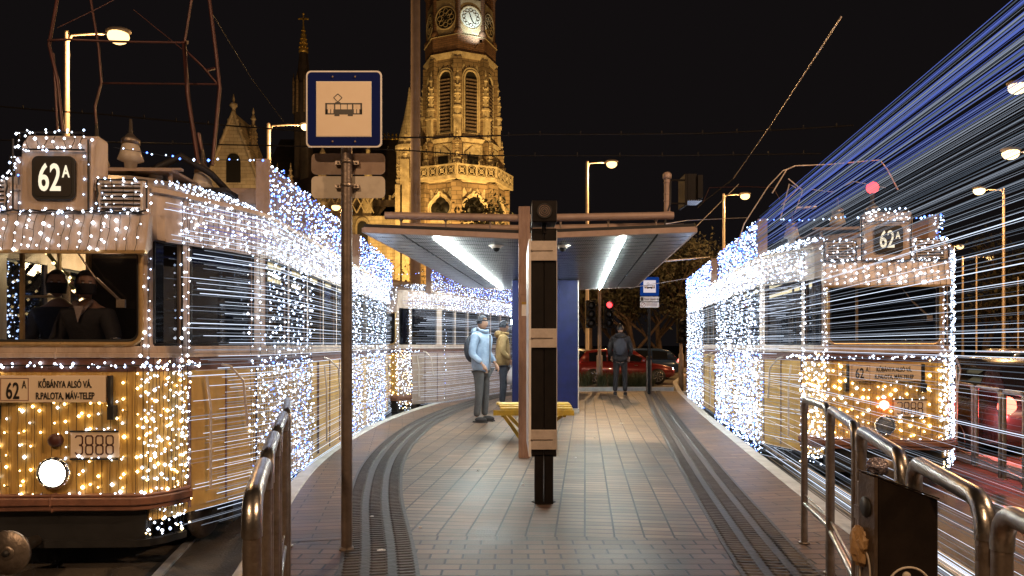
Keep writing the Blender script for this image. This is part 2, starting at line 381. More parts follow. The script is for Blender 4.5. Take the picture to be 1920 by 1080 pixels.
# strip of pavement beyond the right-hand track
mb = MB(); ribbon(mb, KR, 3.25, 4.3, GZ, -.2, -4, 26); mb.build('far_pavement', 'paveside', kind='structure')
mb = MB(); ribbon(mb, KR, 3.1, 3.25, GZ, -.19, -4, 26); mb.build('far_kerb', 'kerb', kind='structure')
# road markings behind the stop
mb = MB()
for i in range(14): mb.box(-22+i*4, -20+i*4, 27.5, 27.65, GZ, GZ+.006)
mb.box(-40, 60, 37.8, 38.0, GZ, GZ+.006); mb.build('road_marking', 'white_line', kind='structure')
mb = MB(); mb.box(-60, 80, 41, 60, GZ, -.2); mb.build('far_sidewalk', 'concrete', kind='structure')

# ------------------------------------------------------------------ fairy lights
BS = [1.0]
def bulbstring(mb, pts, step, r, mi, jit=.004, wire_mi=0, wr=.0022, lead=None, mis=None):
    """wire along pts with bulbs every step; material wire_mi for the wire, mi (or a choice from mis) for the bulbs"""
    pts = [Vector(p) for p in pts]
    mb.path(pts, wr, 3, wire_mi, False)
    acc = random.random()*step
    for a, b in zip(pts, pts[1:]):
        l = (b-a).length
        while acc < l:
            p = a+(b-a)*acc/l; q = p+Vector((random.uniform(-1,1)*jit*2.2, random.uniform(-1,1)*jit*.6, random.uniform(-.6,1)*jit))
            if lead: q += Vector(lead)*random.uniform(.5,1.3); mb.path([p,q], wr*.9, 3, wire_mi, False)
            mb.octa(q, r*BS[0]*random.choice((.55,.75,.9,1.0,1.1,1.45)), random.choice(mis) if mis else mi)
            acc += step*random.uniform(.6,1.4)
        acc -= l
LEDM = ['wire','led_cool','led_white','led_blue','led_warm']

# ------------------------------------------------------------------ tram
HALF = [(0,0),(.30,0),(.56,0),(.64,.025),(.72,.10),(.80,.25),(.91,.46),(1.02,.70),(1.11,.92),(1.15,1.12)]
def halfpath(L): return HALF + [(1.15, 1.12+(L-2.2)*i/12) for i in range(1,12)] + [(1.15,L-1.1),(1.02,L-.6),(.80,L-.15),(.64,L)]
def clip(path, lo, hi, key):
    out = []
    for a, b in zip(path, path[1:]):
        ka, kb = key(a), key(b)
        if kb <= lo or ka >= hi or kb == ka: continue
        t0 = max(0, (lo-ka)/(kb-ka)); t1 = min(1, (hi-ka)/(kb-ka))
        p = (a[0]+(b[0]-a[0])*t0, a[1]+(b[1]-a[1])*t0); q = (a[0]+(b[0]-a[0])*t1, a[1]+(b[1]-a[1])*t1)
        if not out: out.append(p)
        out.append(q)
    return out
def arc(path):
    s = [0]
    for a, b in zip(path, path[1:]): s.append(s[-1]+math.hypot(b[0]-a[0], b[1]-a[1]))
    return s
def at(path, s):
    d = arc(path)
    for i in range(len(path)-1):
        if s <= d[i+1]:
            t = (s-d[i])/max(1e-9, d[i+1]-d[i]); return (path[i][0]+(path[i+1][0]-path[i][0])*t, path[i][1]+(path[i+1][1]-path[i][1])*t)
    return path[-1]
def sub(path, s0, s1):
    d = arc(path); return [at(path,s0)]+[p for p, q in zip(path, d) if s0+1e-6 < q < s1-1e-6]+[at(path,s1)]
def nrm(path, i):
    a = path[max(0,i-1)]; b = path[min(len(path)-1,i+1)]; t = Vector((b[0]-a[0], b[1]-a[1])).normalized()
    return Vector((t.y, -t.x))      # outward for a path that runs front-centre -> right side -> rear
def outset(path, d): return [(p[0]+nrm(path,i).x*d, p[1]+nrm(path,i).y*d) for i, p in enumerate(path)]
def wall(mb, path, z0, z1, o=0, th=.04, sg=1, mi=0):
    A = outset(path, o); B = outset(path, o-th); vs = []
    for (ax, ay), (bx, by) in zip(A, B): vs += [(sg*ax,ay,z0),(sg*ax,ay,z1),(sg*bx,by,z1),(sg*bx,by,z0)]
    n = len(A); fs = [(4*i+j,4*i+(j+1)%4,4*i+4+(j+1)%4,4*i+4+j) for i in range(n-1) for j in range(4)]+[(0,1,2,3),(4*n-1,4*n-2,4*n-3,4*n-4)]
    mb.add(vs, fs, mi)
def roofw(v, L):
    p = halfpath(L); best = .64
    for a, b in zip(p, p[1:]):
        if a[1] <= v <= b[1] and b[1] > a[1]: best = a[0]+(b[0]-a[0])*(v-a[1])/(b[1]-a[1])
    return best
def roofz(u, v, L):
    wv = max(.64, roofw(v, L)); h = .27*min(1, .35+v*.9)*min(1,.4+(L-v)*.8); x = max(-1, min(1, u/wv))
    return 2.42 + h*max(0, 1-abs(x)**2.3)
def tram(name, label, loc, rz, L, cols, lit=True, cab=True, seethrough=True, door2=(2.8,3.7), boardv=1.25, near=True, trails=70, side='R', roofgear=True, body='tramyellow', bs=1.0):
    T = thing(name, label, 'tram', loc, rz, 'yellow trams covered in lights'); BS[0] = bs
    hp = halfpath(L); d = arc(hp); tot = d[-1]
    s_c = arc(HALF)
    sD0, sD1 = s_c[5]+.03, s_c[8]            # front door
    # --- body shell
    mb = MB()
    for sg in (1,-1):
        wall(mb, sub(hp, s_c[3], tot), .02, 1.10, sg=sg)
    mb.box(-.64,.64, L-.04, L, .02, 2.42)
    mb.build('side_panel', body, T)
    mb = MB()                                  # planked front with shallow ribs
    n = 36
    for i in range(n):
        u0 = -.64+1.28*i/n; u1 = u0+1.28/n
        def vv(u): return .025*max(0,(abs(u)-.56)/.08)
        mb.prism([(u0+.001,vv(u0),.20),(u1-.001,vv(u1),.20),(u1-.001,vv(u1)+.04,.20),(u0+.001,vv(u0)+.04,.20)], (0,0,.90))
    mb.box(-.635,.635,.012,.045,.2,1.1)
    mb.build('front_panel', 'planks', T)
    mb = MB()
    for sg in (1,-1): wall(mb, hp, 1.10, 1.20, .004, .05, sg)
    mb.build('brown_band', 'brown', T)
    mb = MB()
    for sg in (1,-1): wall(mb, hp, 1.20, 1.235, .02, .07, sg); wall(mb, hp, 1.235, 1.285, .008, .05, sg)
    mb.build('window_ledge', 'cream', T, bevel=.004)
    # pillars
    mb = MB(); wins = []
    ss = [(.59, s_c[3]+.035), (s_c[5]-.03, s_c[5]+.05), (sD1-.04, sD1+.16)]
    x = sD1+.16; cuts = []
    while x+.62 < tot-.3:
        cuts.append((x, x+.58)); x += .70
    for sg in (1,-1):
        for a, b in ss+[(b_, min(b_+.12,tot)) for a_, b_ in cuts[:-1]]+[(cuts[-1][1], tot)]:
            mb = MB(); wall(mb, sub(hp, a, b), 1.285, 2.06, 0, .05, sg); mb.build('window_pillar', 'cream', T)
    mb = MB()
    for sg in (1,-1): wall(mb, hp, 2.06, 2.42, 0, .05, sg)
    mb.build('eave_panel', 'cream', T)
    mb = MB()
    for sg in (1,-1): wall(mb, hp, 2.40, 2.435, .03, .08, sg); wall(mb, sub(hp, s_c[4], tot), 2.05, 2.075, .012, .06, sg)
    mb.build('gutter', 'cream', T)
    # windows
    for sg, nm in ((1,1),(-1,-1)):
        for a, b in [(s_c[3]+.035, s_c[5]-.03), (s_c[5]+.05, sD1-.04)]+cuts:
            p = sub(hp, a, b); q = outset(p, -.02)
            mb = MB(); A = q; vs = []
            for (ax, ay) in A: vs += [(sg*ax,ay,1.285),(sg*ax,ay,2.06)]
            mb.add(vs, [(2*i,2*i+1,2*i+3,2*i+2) for i in range(len(A)-1)])
            pane = mb.build('window_pane', 'glassdark', T)
            fr = MB(); o = outset(p, .003)
            e0 = [(sg*x_, y_, 1.30) for x_, y_ in o]; e1 = [(sg*x_, y_, 2.045) for x_, y_ in o][::-1]
            fr.path(e0+e1, .011, 4, 0, False, True); fr.build('window_frame', 'rubber', pane)
    # windscreen
    def rr(hw, z0, z1, r, v, k=6):
        pts = []
        for cx, cz, a0 in ((hw-r,z1-r,0),(-hw+r,z1-r,90),(-hw+r,z0+r,180),(hw-r,z0+r,270)):
            for i in range(k+1):
                a = R(a0+90*i/k); pts.append((cx+r*math.cos(a), v, cz+r*math.sin(a)))
        return pts
    ws = MB(); ws.prism(rr(.585,1.30,1.99,.07,.03), (0,.004,0)); wsp = ws.build('windscreen', 'glass', T)
    g1 = MB(); g1.path(rr(.60,1.297,2.0,.085,-.004), .019, 8, 0, False, True); g1.build('windscreen_rim', 'goldrim', wsp)
    g2 = MB(); g2.path(rr(.575,1.322,1.99,.07,.005), .012, 6, 0, False, True); g2.build('windscreen_gasket', 'rubber', wsp)
    for x_ in (-.64,.585): pk = MB(); pk.box(x_,x_+.055,.0,.05,1.285,2.06); pk.build('front_pillar', 'cream', T, bevel=.01)
    mu = MB(); mu.box(-.285,-.262,.035,.06,1.29,2.0); mu.build('windscreen_mullion', 'goldrim', T)
    wp = MB(); wp.path([(.16,-.03,1.96),(.30,-.035,1.76),(.47,-.03,1.60)], .006, 5); wp.path([(.30,-.035,1.77),(.49,-.03,1.585)], .010, 4)
    wp.box(.44,.50,-.04,-.02,1.56,1.62); wp.build('wiper', 'dullsteel', T)
    # visor
    mb = MB(); mb.prism([(-.67,-.10,1.955),(-.67,-.03,2.235),(-.67,.02,2.235),(-.67,.02,1.99),(-.67,-.07,1.945)], (1.34,0,0)); mb.build('visor', 'cream', T, bevel=.008)
    mb = MB(); mb.box(-.68,.68,-.115,-.085,1.938,1.962); mb.build('visor_edge', 'goldrim', T)
    # roof
    mb = MB(); nv, nu = 40, 16; vs = []
    vv_ = [0,.02,.06,.12,.2,.3,.4,.5,.65,.8,1.0,1.2]; vv_ += [1.2+(L-1.2)*i/20 for i in range(1,21)]
    for v in vv_:
        wv = max(.66, roofw(v, L))+.01
        for j in range(nu+1):
            u = wv*math.sin(math.pi/2*(-1+2*j/nu)); vs.append((u, v-.01, roofz(u, v, L)))
    k = nu+1
    mb.add(vs, [(i*k+j,i*k+j+1,(i+1)*k+j+1,(i+1)*k+j) for i in range(len(vv_)-1) for j in range(nu)], 0, True)
    mb.add([vs[j] for j in range(k)]+[(vs[0][0],0,2.38),(vs[nu][0],0,2.38)], [tuple(list(range(k))+[k+1,k])])
    mb.build('roof', 'greyroof', T)
    # front dome, louvres
    mb = MB(); mb.prism([(-.66,-.012,2.235),(-.66,-.008,2.43),(-.66,.03,2.45),(-.66,.03,2.235)], (1.32,0,0)); mb.build('front_dome', 'cream', T, bevel=.01)
    for sg in (1,-1):
        mb = MB(); mb.box(*sorted((sg*.33,sg*.62)), -.03,-.01, 2.235,2.445, 1)
        for i in range(7): mb.obox((sg*.475,-.04,2.25+.03*i), .285,.03,.008, 0, 0, R(35))
        mb.box(*sorted((sg*.32,sg*.335)), -.05,-.005, 2.23,2.45); mb.box(*sorted((sg*.615,sg*.63)), -.05,-.005, 2.23,2.45)
        mb.box(*sorted((sg*.32,sg*.63)), -.05,-.005, 2.445,2.46); mb.build('louvre', ['silver','black'], T)
    # route number box
    mb = MB(); mb.prism([(-.255,-.06,2.235),(-.245,-.05,2.72),(-.235,-.0,2.80),(-.235,.13,2.79),(-.25,.16,2.3)], (.51 ,0,0))
    nb = mb.build('number_box', 'cream', T, bevel=.02, loc=(.025,0,0))
    mb = MB(); mb.prism(rr(.15,2.32,2.63,.045,-.062), (0,-.02,0)); mb.build('number_window', 'rubber', nb, bevel=.004)
    mb = MB(); mb.prism(rr(.128,2.342,2.608,.035,-.083), (0,-.003,0)); mb.build('number_blind', 'ink', nb)
    text('62', 'route_number', nb, (-.022,-.088,2.385), .27, 'display', .60, bold=.004)
    text('A', 'route_letter', nb, (.092,-.088,2.478), .12, 'display', .62, bold=.002)
    # bumper and underframe
    mb = MB()
    fp = clip(hp, -1, .50, lambda p: p[1]) if False else sub(hp, 0, s_c[5])
    for sg in (1,-1):
        wall(mb, fp, .15, .205, .075, .12, sg); wall(mb, fp, .205, .225, .05, .09, sg); wall(mb, fp, .11, .15, .055, .1, sg)
    mb.build('bumper', 'bumper', T, bevel=.008)
    mb = MB(); mb.box(-.62,.62,.02,.10,-.12,.11); mb.box(-.6,.6,.08,L-.2,-.05,.05)
    for sg in (1,-1): wall(mb, sub(hp, 0, s_c[5]), -.16, -.11, .02, .05, sg)
    mb.build('underframe', 'black', T)
    for yb in (1.6, L-1.8):
        for sg in (1,-1):
            for dy in (-.8,.8):
                mb = MB(); mb.lathe([(.02,-.03),(.31,-.03),(.33,0),(.30,.05),(.08,.06),(.05,.09)], (sg*.72, yb+dy, GZ+.36), 20, 0, 'x'); mb.build('wheel', 'dullsteel', T)
        mb = MB()
        for sg in (1,-1):
            mb.box(*sorted((sg*.86,sg*.94)), yb-1.0, yb+1.0, -.12, -.02)
            for dy in (-.8,.8): mb.box(*sorted((sg*.84,sg*1.0)), yb+dy-.11, yb+dy+.11, -.16, .06)
        mb.box(-.86,.86, yb-.12, yb+.12, -.10,-.04); mb.build('bogie', 'black', T)
    if near:
        mb = MB(); mb.lathe([(.0,.0),(.022,.0),(.022,.02)], (-.12,-.34,-.10), 16, 1, 'y'); mb.lathe([(.03,0),(.145,0),(.15,-.012),(.145,-.03),(.05,-.035),(.04,-.3)], (-.12,-.34,-.10), 32, 0, 'y')
        mb.lathe([(.028,.004),(.048,.004),(.05,-.004)], (-.12,-.34,-.10), 20, 0, 'y')
        mb.build('coupler', ['dullsteel','black'], T)
    # lamps
    mb = MB(); mb.lathe([(.112,-.02),(.118,.02),(.110,.055),(.096,.06),(.096,.02)], (0,0,.38), 28, 0, 'y'); hl = mb.build('headlight', 'chrome', T)
    mb = MB(); mb.lathe([(.094,.03),(.090,.05),(.06,.062),(.01,.066)], (0,0,.38), 24, 0, 'y'); mb.build('headlight_lens', 'headlight' if lit else 'lensglass', hl)
    mb = MB(); mb.lathe([(.05,0),(.048,.03),(.03,.045),(.005,.05)], (0,0,.61), 20, 0, 'y'); mb.build('marker_lamp', 'maroon' if lit else 'taillamp', T)
    # plaque with the destinations
    mb = MB(); mb.box(-.385,.375,-.05,-.035,.885,1.075); pl = mb.build('destination_board', 'sign_cream', T, bevel=.003)
    text('62', 'board_number', pl, (-.275,-.053,.912), .165, 'ink', .58, bold=.002)
    text('A', 'board_letter', pl, (-.195,-.053,.985), .08, 'ink', .58)
    text('KŐBÁNYA ALSÓ VÁ.', 'board_text', pl, (.09,-.053,.990), .068, 'ink', .60, bold=.0012)
    text('R.PALOTA, MÁV-TELEP', 'board_text', pl, (.09,-.053,.908), .068, 'ink', .60, bold=.0012)
    mb = MB()
    for a in ((-.36,-.165,.898,.901),(-.36,-.165,1.055,1.058),(-.36,-.357,.898,1.058),(-.168,-.165,.898,1.058)): mb.box(a[0],a[1],-.053,-.05,a[2],a[3])
    mb.build('board_border', 'redink', pl)
    for sg in (1,-1):
        mb = MB(); mb.box(sg*.40-.012,sg*.40+.012,-.06,-.02,.86,1.075); mb.box(sg*.41-.022,sg*.41+.022,-.065,0,.76,.86); mb.build('board_clip', 'black', T, bevel=.003)
    # fleet number
    mb = MB(); mb.box(.105,.445,-.012,-.004,.485,.665); fn = mb.build('number_plate', 'sign_cream', T)
    mb = MB()
    for i, ch in enumerate('3888'):
        cx = .165+.072*i; zc = .575; w_, h_, t_ = .026, .034, .0085
        def stroke(pts): 
            for a, b in zip(pts, pts[1:]):
                a, b = Vector((a[0],0,a[1])), Vector((b[0],0,b[1])); dd = (b-a).normalized(); nn = Vector((-dd.z,0,dd.x))*t_/2
                e = dd*t_*.35; mb.prism([a-nn-e, b-nn+e, b+nn+e, a+nn-e], (0,-.003,0))
        for q in (1,-1):
            zz = zc+q*h_
            def P(x, z): return (cx+x*w_, zz+z*h_)
            right = [(.18,.95),(.6,.95),(.95,.6),(.95,-.6),(.6,-.95),(.18,-.95)]
            stroke([P(*p) for p in right])
            if ch == '8': stroke([P(-a, b) for a, b in right])
            elif q == 1: stroke([P(-.18,.95),P(-.6,.95),P(-.95,.6)])
            else: stroke([P(-.95,-.6),P(-.6,-.95),P(-.18,-.95)])
    for p in mb.v: pass
    mb.v = [(x_, y_-.0125, z_) for x_, y_, z_ in mb.v]
    mb.build('fleet_number', 'maroon', fn)
    # interior
    mb = MB(); mb.box(-.6,.6,.06,L-.1,.05,.10); mb.box(-1.08,1.08,1.2,L-.7,.05,.10); mb.build('floor', 'darkint', T)
    mb = MB()
    # cab back wall with an opening into the saloon, and desk
    yw = 1.18
    mb.box(-.42,1.05,yw,yw+.03,.1,2.4); mb.box(-1.05,-.42,yw,yw+.03,.1,1.0)
    mb.box(-.58,.58,.10,.36,1.22,1.26); mb.build('cab_wall', 'darkint', T)
    mb = MB(); mb.box(-.45,-.42,yw-.04,yw,1.0,2.4); mb.box(-.70,-.68,yw-.03,yw,1.0,2.4); mb.path([(-1.0,yw,1.72),(-.72,yw,1.72)],.012,6); mb.build('grab_pole', 'goldrim', T)
    mb = MB()
    for i, (u, v) in enumerate([(.30,.3),(.47,.3)]):
        mb.lathe([(.012,0),(.012,.07),(.035,.07),(.04,.085),(.02,.09)], (u, .22, 1.26), 12)
    mb.build('control_handle', 'chrome', T)
    mb = MB(); mb.box(-.35,-.25,2.2,min(L-1,8),2.28,2.31); mb.box(.25,.35,2.2,min(L-1,8),2.28,2.31); mb.box(-.45,-.2,1.35,1.6,2.30,2.32); mb.build('cabin_lamp', 'cabinlight', T)
    mb = MB(); mb.box(-1.0,1.0,1.3,L-.6,2.33,2.36); mb.build('ceiling_lining', 'interior', T)
    mb = MB(); 
    for k_ in range(int((L-3)/1.0)):
        for u in (-.8,.8): 
            mb.box(u-.22,u+.22,2.2+k_,2.6+k_,.5,.56); mb.box(u-.22,u+.22,2.6+k_,2.64+k_,.5,1.05)
    mb.build('passenger_seats', 'brown', T, bevel=.02)
    # doors: seams, handrails
    for sgn in (1,-1):
        for a, b in ((sD0, sD1-.02), door2 and (s_c[9]+door2[0]-1.12, s_c[9]+door2[1]-1.12) or (0,0)):
            if b == 0: continue
            mb = MB(); wall(mb, sub(hp, a, b), .06, 1.10, .012, .02, sgn); dr = mb.build('door', body, T)
            mb = MB()
            for s_ in (a, (a+b)/2, b):
                p = at(hp, s_); mb.box(sgn*p[0]*1.012-.008, sgn*p[0]*1.012+.008, p[1]-.008, p[1]+.008, .06, 1.10)
            mb.build('door_seam', 'brown', dr)
            mb = MB()
            p = at(outset(hp,.06), a+.18); p2 = at(outset(hp,.06), a+.42); p3 = at(outset(hp,.06), b-.08)
            mb.path([(sgn*(p2[0]-.05),p2[1]-.05,1.14),(sgn*p2[0],p2[1],1.12),(sgn*p3[0],p3[1]-.1,1.0),(sgn*(p3[0]),p3[1],.62)], .011, 6)
            mb.path([(sgn*p[0],p[1],1.05),(sgn*(p[0]+.02),p[1]+.03,.8),(sgn*(p[0]+.02),p[1]+.03,.18)], .011, 6)
            mb.build('door_handrail', 'silver', dr)
    # roof boards
    for sg in (1,-1):
        for a, b in (((boardv, min(L-1, boardv+3.4)), (boardv+4.3, L-.3)) if L > 7 else ((.6, L-.4),)):
            mb = MB(); mb.box(*sorted((sg*1.05,sg*1.10)), a, b, 2.40, 2.94)
            mb.box(*sorted((sg*1.0,sg*1.12)), a-.012, a+.02, 2.38, 2.97)
            mb.build('roof_board', 'mast', T)
    # roof gear
    if roofgear:
        mb = MB()
        mb.box(-.55,.55,.75,.80,2.74,2.76); mb.box(-.55,.55,1.55,1.60,2.74,2.76); mb.box(-.5,.5,.7,1.7,2.72,2.74)
        for x_ in (-.45,.45):
            for y_ in (.78,1.58): mb.tube((x_,y_,2.55),(x_,y_,2.72),.02,.02,6)
        mb.build('roof_frame', 'mast', T)
        for (u, v, z) in ((-.22,.9,2.80),(.14,.75,2.80),(-.75,1.0,2.66),(.5,1.3,2.70)):
            mb = MB(); mb.lathe([(.04,-.08),(.05,0),(.10,.02),(.085,.06),(.065,.14),(.06,.15)], (u,v,z), 16); mb.lathe([(.07,.15),(.07,.19),(.045,.21),(.02,.24),(.015,.24),(.01,.36)], (u,v,z), 12, 1)
            mb.build('bell_insulator', ['insul','dullsteel'], T)
        for (u, v, z) in ((.30,.85,2.50),(.48,1.1,2.48),(-.42,1.3,2.52)):
            mb = MB(); pr = [(.045,0)]
            for k_ in range(5): pr += [(.035,.01+.045*k_),(.055,.02+.045*k_),(.055,.035+.045*k_),(.035,.045+.045*k_)]
            mb.lathe(pr, (u,v,z), 14); mb.build('stack_insulator', 'insul', T)
        mb = MB(); mb.path([(.15,1.0,2.78),(.4,1.1,2.95),(.62,1.2,2.82),(.7,1.4,2.70)], .03, 6); mb.box(.05,.75,1.2,1.5,2.66,2.70)
        mb.build('cable_run', 'cable', T)
        mb = MB(); mb.obox((.62,2.1,2.72),.5,.9,.16); mb.build('resistor_box', 'mast', T, bevel=.02)
    # --- fairy lights
    warm_rng = random.Random(3)
    for i in range(22):                        # warm strings over the planked front
        u = -.62+1.24*i/21
        gaps = [(.20,1.12)]
        if .10 < u < .45: gaps = [(.20,.47),(.68,.88)]
        elif abs(u) < .13: gaps = [(.50,.88)] if abs(u) < .03 else [(.20,.24),(.52,.88)]
        elif abs(u) < .38: gaps = [(.20,.88)]
        for a, b in gaps:
            mb = MB(); n_ = max(2, int((b-a)/.1)+1); pts = [(u+random.uniform(-.004,.004), -.012, b-(b-a)*k_/(n_-1)) for k_ in range(n_)]
            bulbstring(mb, pts, .135, .0105, 4, 0, 0, .0022, lead=(random.choice((-1,1))*.022,-.006,.01), mis=[4,4,4,2])
            mb.build('light_string', LEDM, T)
    def garland(pts, name='light_garland', step=.04, r=.009, mis=(2,1)):
        mb = MB(); mb.path(pts, .0065, 5, 0, False); bulbstring(mb, pts, step, r, 2, .022, 0, .003, mis=list(mis)); 
        for k_ in range(0, len(pts)-1): pass
        return mb.build(name, LEDM, T)
    q = outset(hp, .02)
    for sg in (1,-1): garland([(sg*p[0],p[1]-.01,1.145) for p in sub(q, .0, s_c[6])], step=.028)
    garland([(.60-.06*i,-.02,.215) for i in range(21)], step=.06)
    garland([(.105+.034*i,-.02,.675) for i in range(11)], step=.06); garland([(.105+.034*i,-.02,.475) for i in range(11)], step=.06)
    garland([(.66-.066*i,-.06,2.245+.006*(-1)**i) for i in range(21)], step=.035)
    garland([(.24-.048*i,-.07,2.80) for i in range(11)], step=.05); garland([(.24-.048*i,-.08,2.675) for i in range(11)], step=.05)
    for sg in (1,-1):
        garland([(sg*.262,-.07,2.25+.05*i) for i in range(11)], step=.09)
        garland([(sg*(.31+.01*(i%2)),-.055,2.24+.045*i) for i in range(6)]+[(sg*(.33+.05*i),-.055,2.47) for i in range(7)]+[(sg*.66,-.05,2.47-.04*i) for i in range(6)], step=.05)
        for x_ in (.36,.42,.50,.57):
            mb = MB(); bulbstring(mb, [(sg*x_,-.062,2.47),(sg*(x_+.005),-.064,2.24)], .075, .007, 2, .01); mb.build('light_string', LEDM, T)
    for i in range(20):                        # squiggles over the visor
        u = -.64+.066*i+random.uniform(-.008,.008)
        pts = [(u+.006*math.sin(k_*1.9+i), -.045-.075*k_/5, 2.225-.27*k_/5) for k_ in range(6)]
        mb = MB(); bulbstring(mb, pts, .085, .0105, 2, .006, 0, .003, lead=(.02*random.choice((-1,1)),-.01,.006)); mb.build('light_string', LEDM, T)
    for i in range(8):                         # loops on the number box
        u = -.22+.063*i; pts = [(u+.012*math.sin(k_*1.3+i*2), -.075, 2.795-.115*k_/4) for k_ in range(5)]
        mb = MB(); bulbstring(mb, pts, .055, .0095, 2, .008, 0, .003); mb.build('light_string', LEDM, T)
    q = outset(hp, .022)
    for sg in (1,-1):
        for s_ in (s_c[3]-.03, s_c[3]+.01, s_c[5]-.015, s_c[5]+.03):     # corner strings full height
            p = at(q, s_); mb = MB(); bulbstring(mb, [(sg*p[0],p[1],2.38-.23*k_) for k_ in range(10)], .075, .0095, 2, .007, mis=[2,1]); mb.build('light_string', LEDM, T)
    # dense curtains
    def curtain(s0, s1, z0, z1, ds, step, r, sg, name='light_curtain', mis=(1,1,2,1,3), ragged=0, o=.022):
        mb = MB(); qq = outset(hp, o); s_ = s0
        while s_ < s1:
            p = at(qq, s_); za = z0+random.uniform(0, ragged); nx = .006
            pts = [(sg*(p[0]+random.uniform(-nx,nx)), p[1]+random.uniform(-nx,nx), z1-(z1-za)*k_/6) for k_ in range(7)]
            bulbstring(mb, pts, step, r, 1, .012, mis=list(mis)); s_ += ds*random.uniform(.7,1.3)
        mb.build(name, LEDM, T)
    for sg in (1,-1):
        vis = (sg == (1 if side == 'R' else -1))
        curtain(s_c[3]+.01, s_c[5]+.04, -.12, 1.2, .028, .075, .0095, sg, mis=(2,2,1,4), ragged=.06)
        if vis:
            off = s_c[9]-1.12
            for (v0, v1, dens) in cols:
                curtain(off+v0, off+v1, -.16, 1.16, .036*dens, .052*dens, .0088, sg, ragged=.12)
                curtain(off+v0, off+v1, 1.16, 2.1, .115, .06, .0095, sg, mis=(2,1,1))
            curtain(s_c[5], tot-.2, 2.06, 2.42, .05, .05, .0095, sg, mis=(2,1,1))
            mb = MB()                          # net over the curved roof edge
            v = .35
            while v < L-.2:
                wv = roofw(v, L); us = [wv*f for f in (.99,.93,.84,.72,.6)]
                pts = [(sg*u, v, roofz(u, v, L)+.014) for u in us]; bulbstring(mb, pts, .065, .009, 1, .014, mis=[2,1,1]); v += .05
            mb.build('roof_light_net', LEDM, T)
            for a, b in (((boardv, min(L-1, boardv+3.4)), (boardv+4.3, L-.3)) if L > 7 else ((.6, L-.4),)):
                mb = MB(); v = a
                while v < b:
                    bulbstring(mb, [(sg*1.115,v,2.95),(sg*1.115,v,2.70),(sg*1.115,v,2.42)], .05, .0095, 3, .014, mis=[3,3,1,1,2]); v += .045
                mb.build('roof_board_lights', LEDM, T)
        else:
            mb = MB()
            for k_ in range(4): bulbstring(mb, [(sg*(1.10+.02*k_),boardv-.02,2.97),(sg*(1.10+.02*k_),boardv-.02,2.42)], .05, .010, 3, .014, mis=[1,3,2])
            mb.build('roof_board_lights', LEDM, T)
            curtain(s_c[6], s_c[9]+.3, -.1, 2.42, .05, .06, .0095, sg, mis=(2,1,1))
    mb = MB(); bulbstring(mb, [(-.24,.3,2.80),(-.6,.8,2.86),(-1.08,boardv,2.96)], .09, .010, 3, .01, mis=[3,1]); bulbstring(mb, [(.24,.3,2.80),(.6,.8,2.84),(1.08,boardv,2.96)], .09, .010, 3, .01, mis=[3,1]); mb.build('light_garland', LEDM, T)
    # exposure trails of the moving tram, built as level glowing tubes
    sg = 1 if side == 'R' else -1
    for i in range(trails):
        f = i/trails
        z = -.10+2.5*f+random.uniform(-.012,.012)
        o = random.uniform(.035,.075); s0 = s_c[4]+random.uniform(0,.5)+(0 if z > 1.9 else .15); s1 = tot-.3-random.uniform(0,.3)
        qq = outset(hp, o); pts = [(sg*p[0],p[1],z) for p in sub(qq, s0, s1)]
        mb = MB(); mb.path(pts, random.choice((.0013,.0018,.0024,.0034)), 3, 0, False)
        mb.build('side_light_trail', random.choice(['str_white','str_grey','str_grey','str_white'] if z < 2.1 else ['str_white','str_white','str_blue']), T)
    return T

LT = tram('tram', 'yellow tram 62A at the left platform edge with its round headlight glowing white', (-3.27, 4.98, 0), R(1.8), 9.4,
     [(.85,1.7,1.15),(1.8,2.6,1.15),(4.2,5.6,1.3),(5.9,7.9,1.35)], True, door2=(2.85,3.95), side='R', trails=99)
RT = tram('tram', 'yellow tram 62A on the right track behind the light strands, headlight unlit', (4.22, 7.87, 0), R(-8), 10.2,
     [(.95,2.75,1.15),(2.95,4.6,1.35),(6.4,9.7,1.6)], False, door2=(4.75,6.2), side='L', trails=70, bs=1.25)
CT = tram('tram', 'rear tram car on the curve behind the waiting people, crossed by blue-white light trails', (-3.0, 14.75, 0), R(-21), 6.2,
     [(1.2,1.25,2)], False, cab=False, door2=None, boardv=.8, near=False, side='R', trails=99, roofgear=False, body='mast')

# ------------------------------------------------------------------ pantographs
def pantograph(segs, base, label, m='pantored', r=.018):
    T = thing('pantograph', label, 'pantograph', base)
    for pts, rr_ in segs:
        mb = MB(base); mb.path([W(*p) for p in pts], rr_*.68, 6); mb.build('pantograph_arm', m, T)
    return T
P = 6.4; Q = 7.0
pantograph([([(118,246,P),(108,150,P),(92,85,P),(107,0,P+.2),(115,-50,P+.2)],.022), ([(108,248,P+.2),(104,170,P+.2),(100,100,P+.2)],.016),
            ([(90,76,P),(126,74,P),(222,78,P+.2),(350,80,P+.4)],.016), ([(182,250,Q),(178,200,Q),(190,155,Q),(185,90,Q),(170,0,Q)],.018),
            ([(192,156,Q),(300,157,Q),(408,158,Q)],.014), ([(352,80,P+.4),(345,78,P+.4),(352,180,P+.4),(372,308,P+.3)],.030),
            ([(362,-20,P+.4),(346,80,P+.4)],.018), ([(390,-20,Q),(405,100,Q),(412,165,Q),(398,310,Q-.1)],.028),
            ([(345,92,P+.4),(380,125,P+.6),(408,158,Q)],.016), ([(388,132,P+.6),(402,128,P+.8)],.02), ([(372,250,Q),(384,310,Q)],.03),
            ([(108,52,P),(185,15,P+.2),(250,-20,P+.4)],.006), ([(250,18,P+.2),(345,95,P+.4)],.006)],
           (-3.4, 6.6, 2.66), 'tall dark red pantograph folded open above the roof of the left tram')
P = 9.6; Q = 10.4
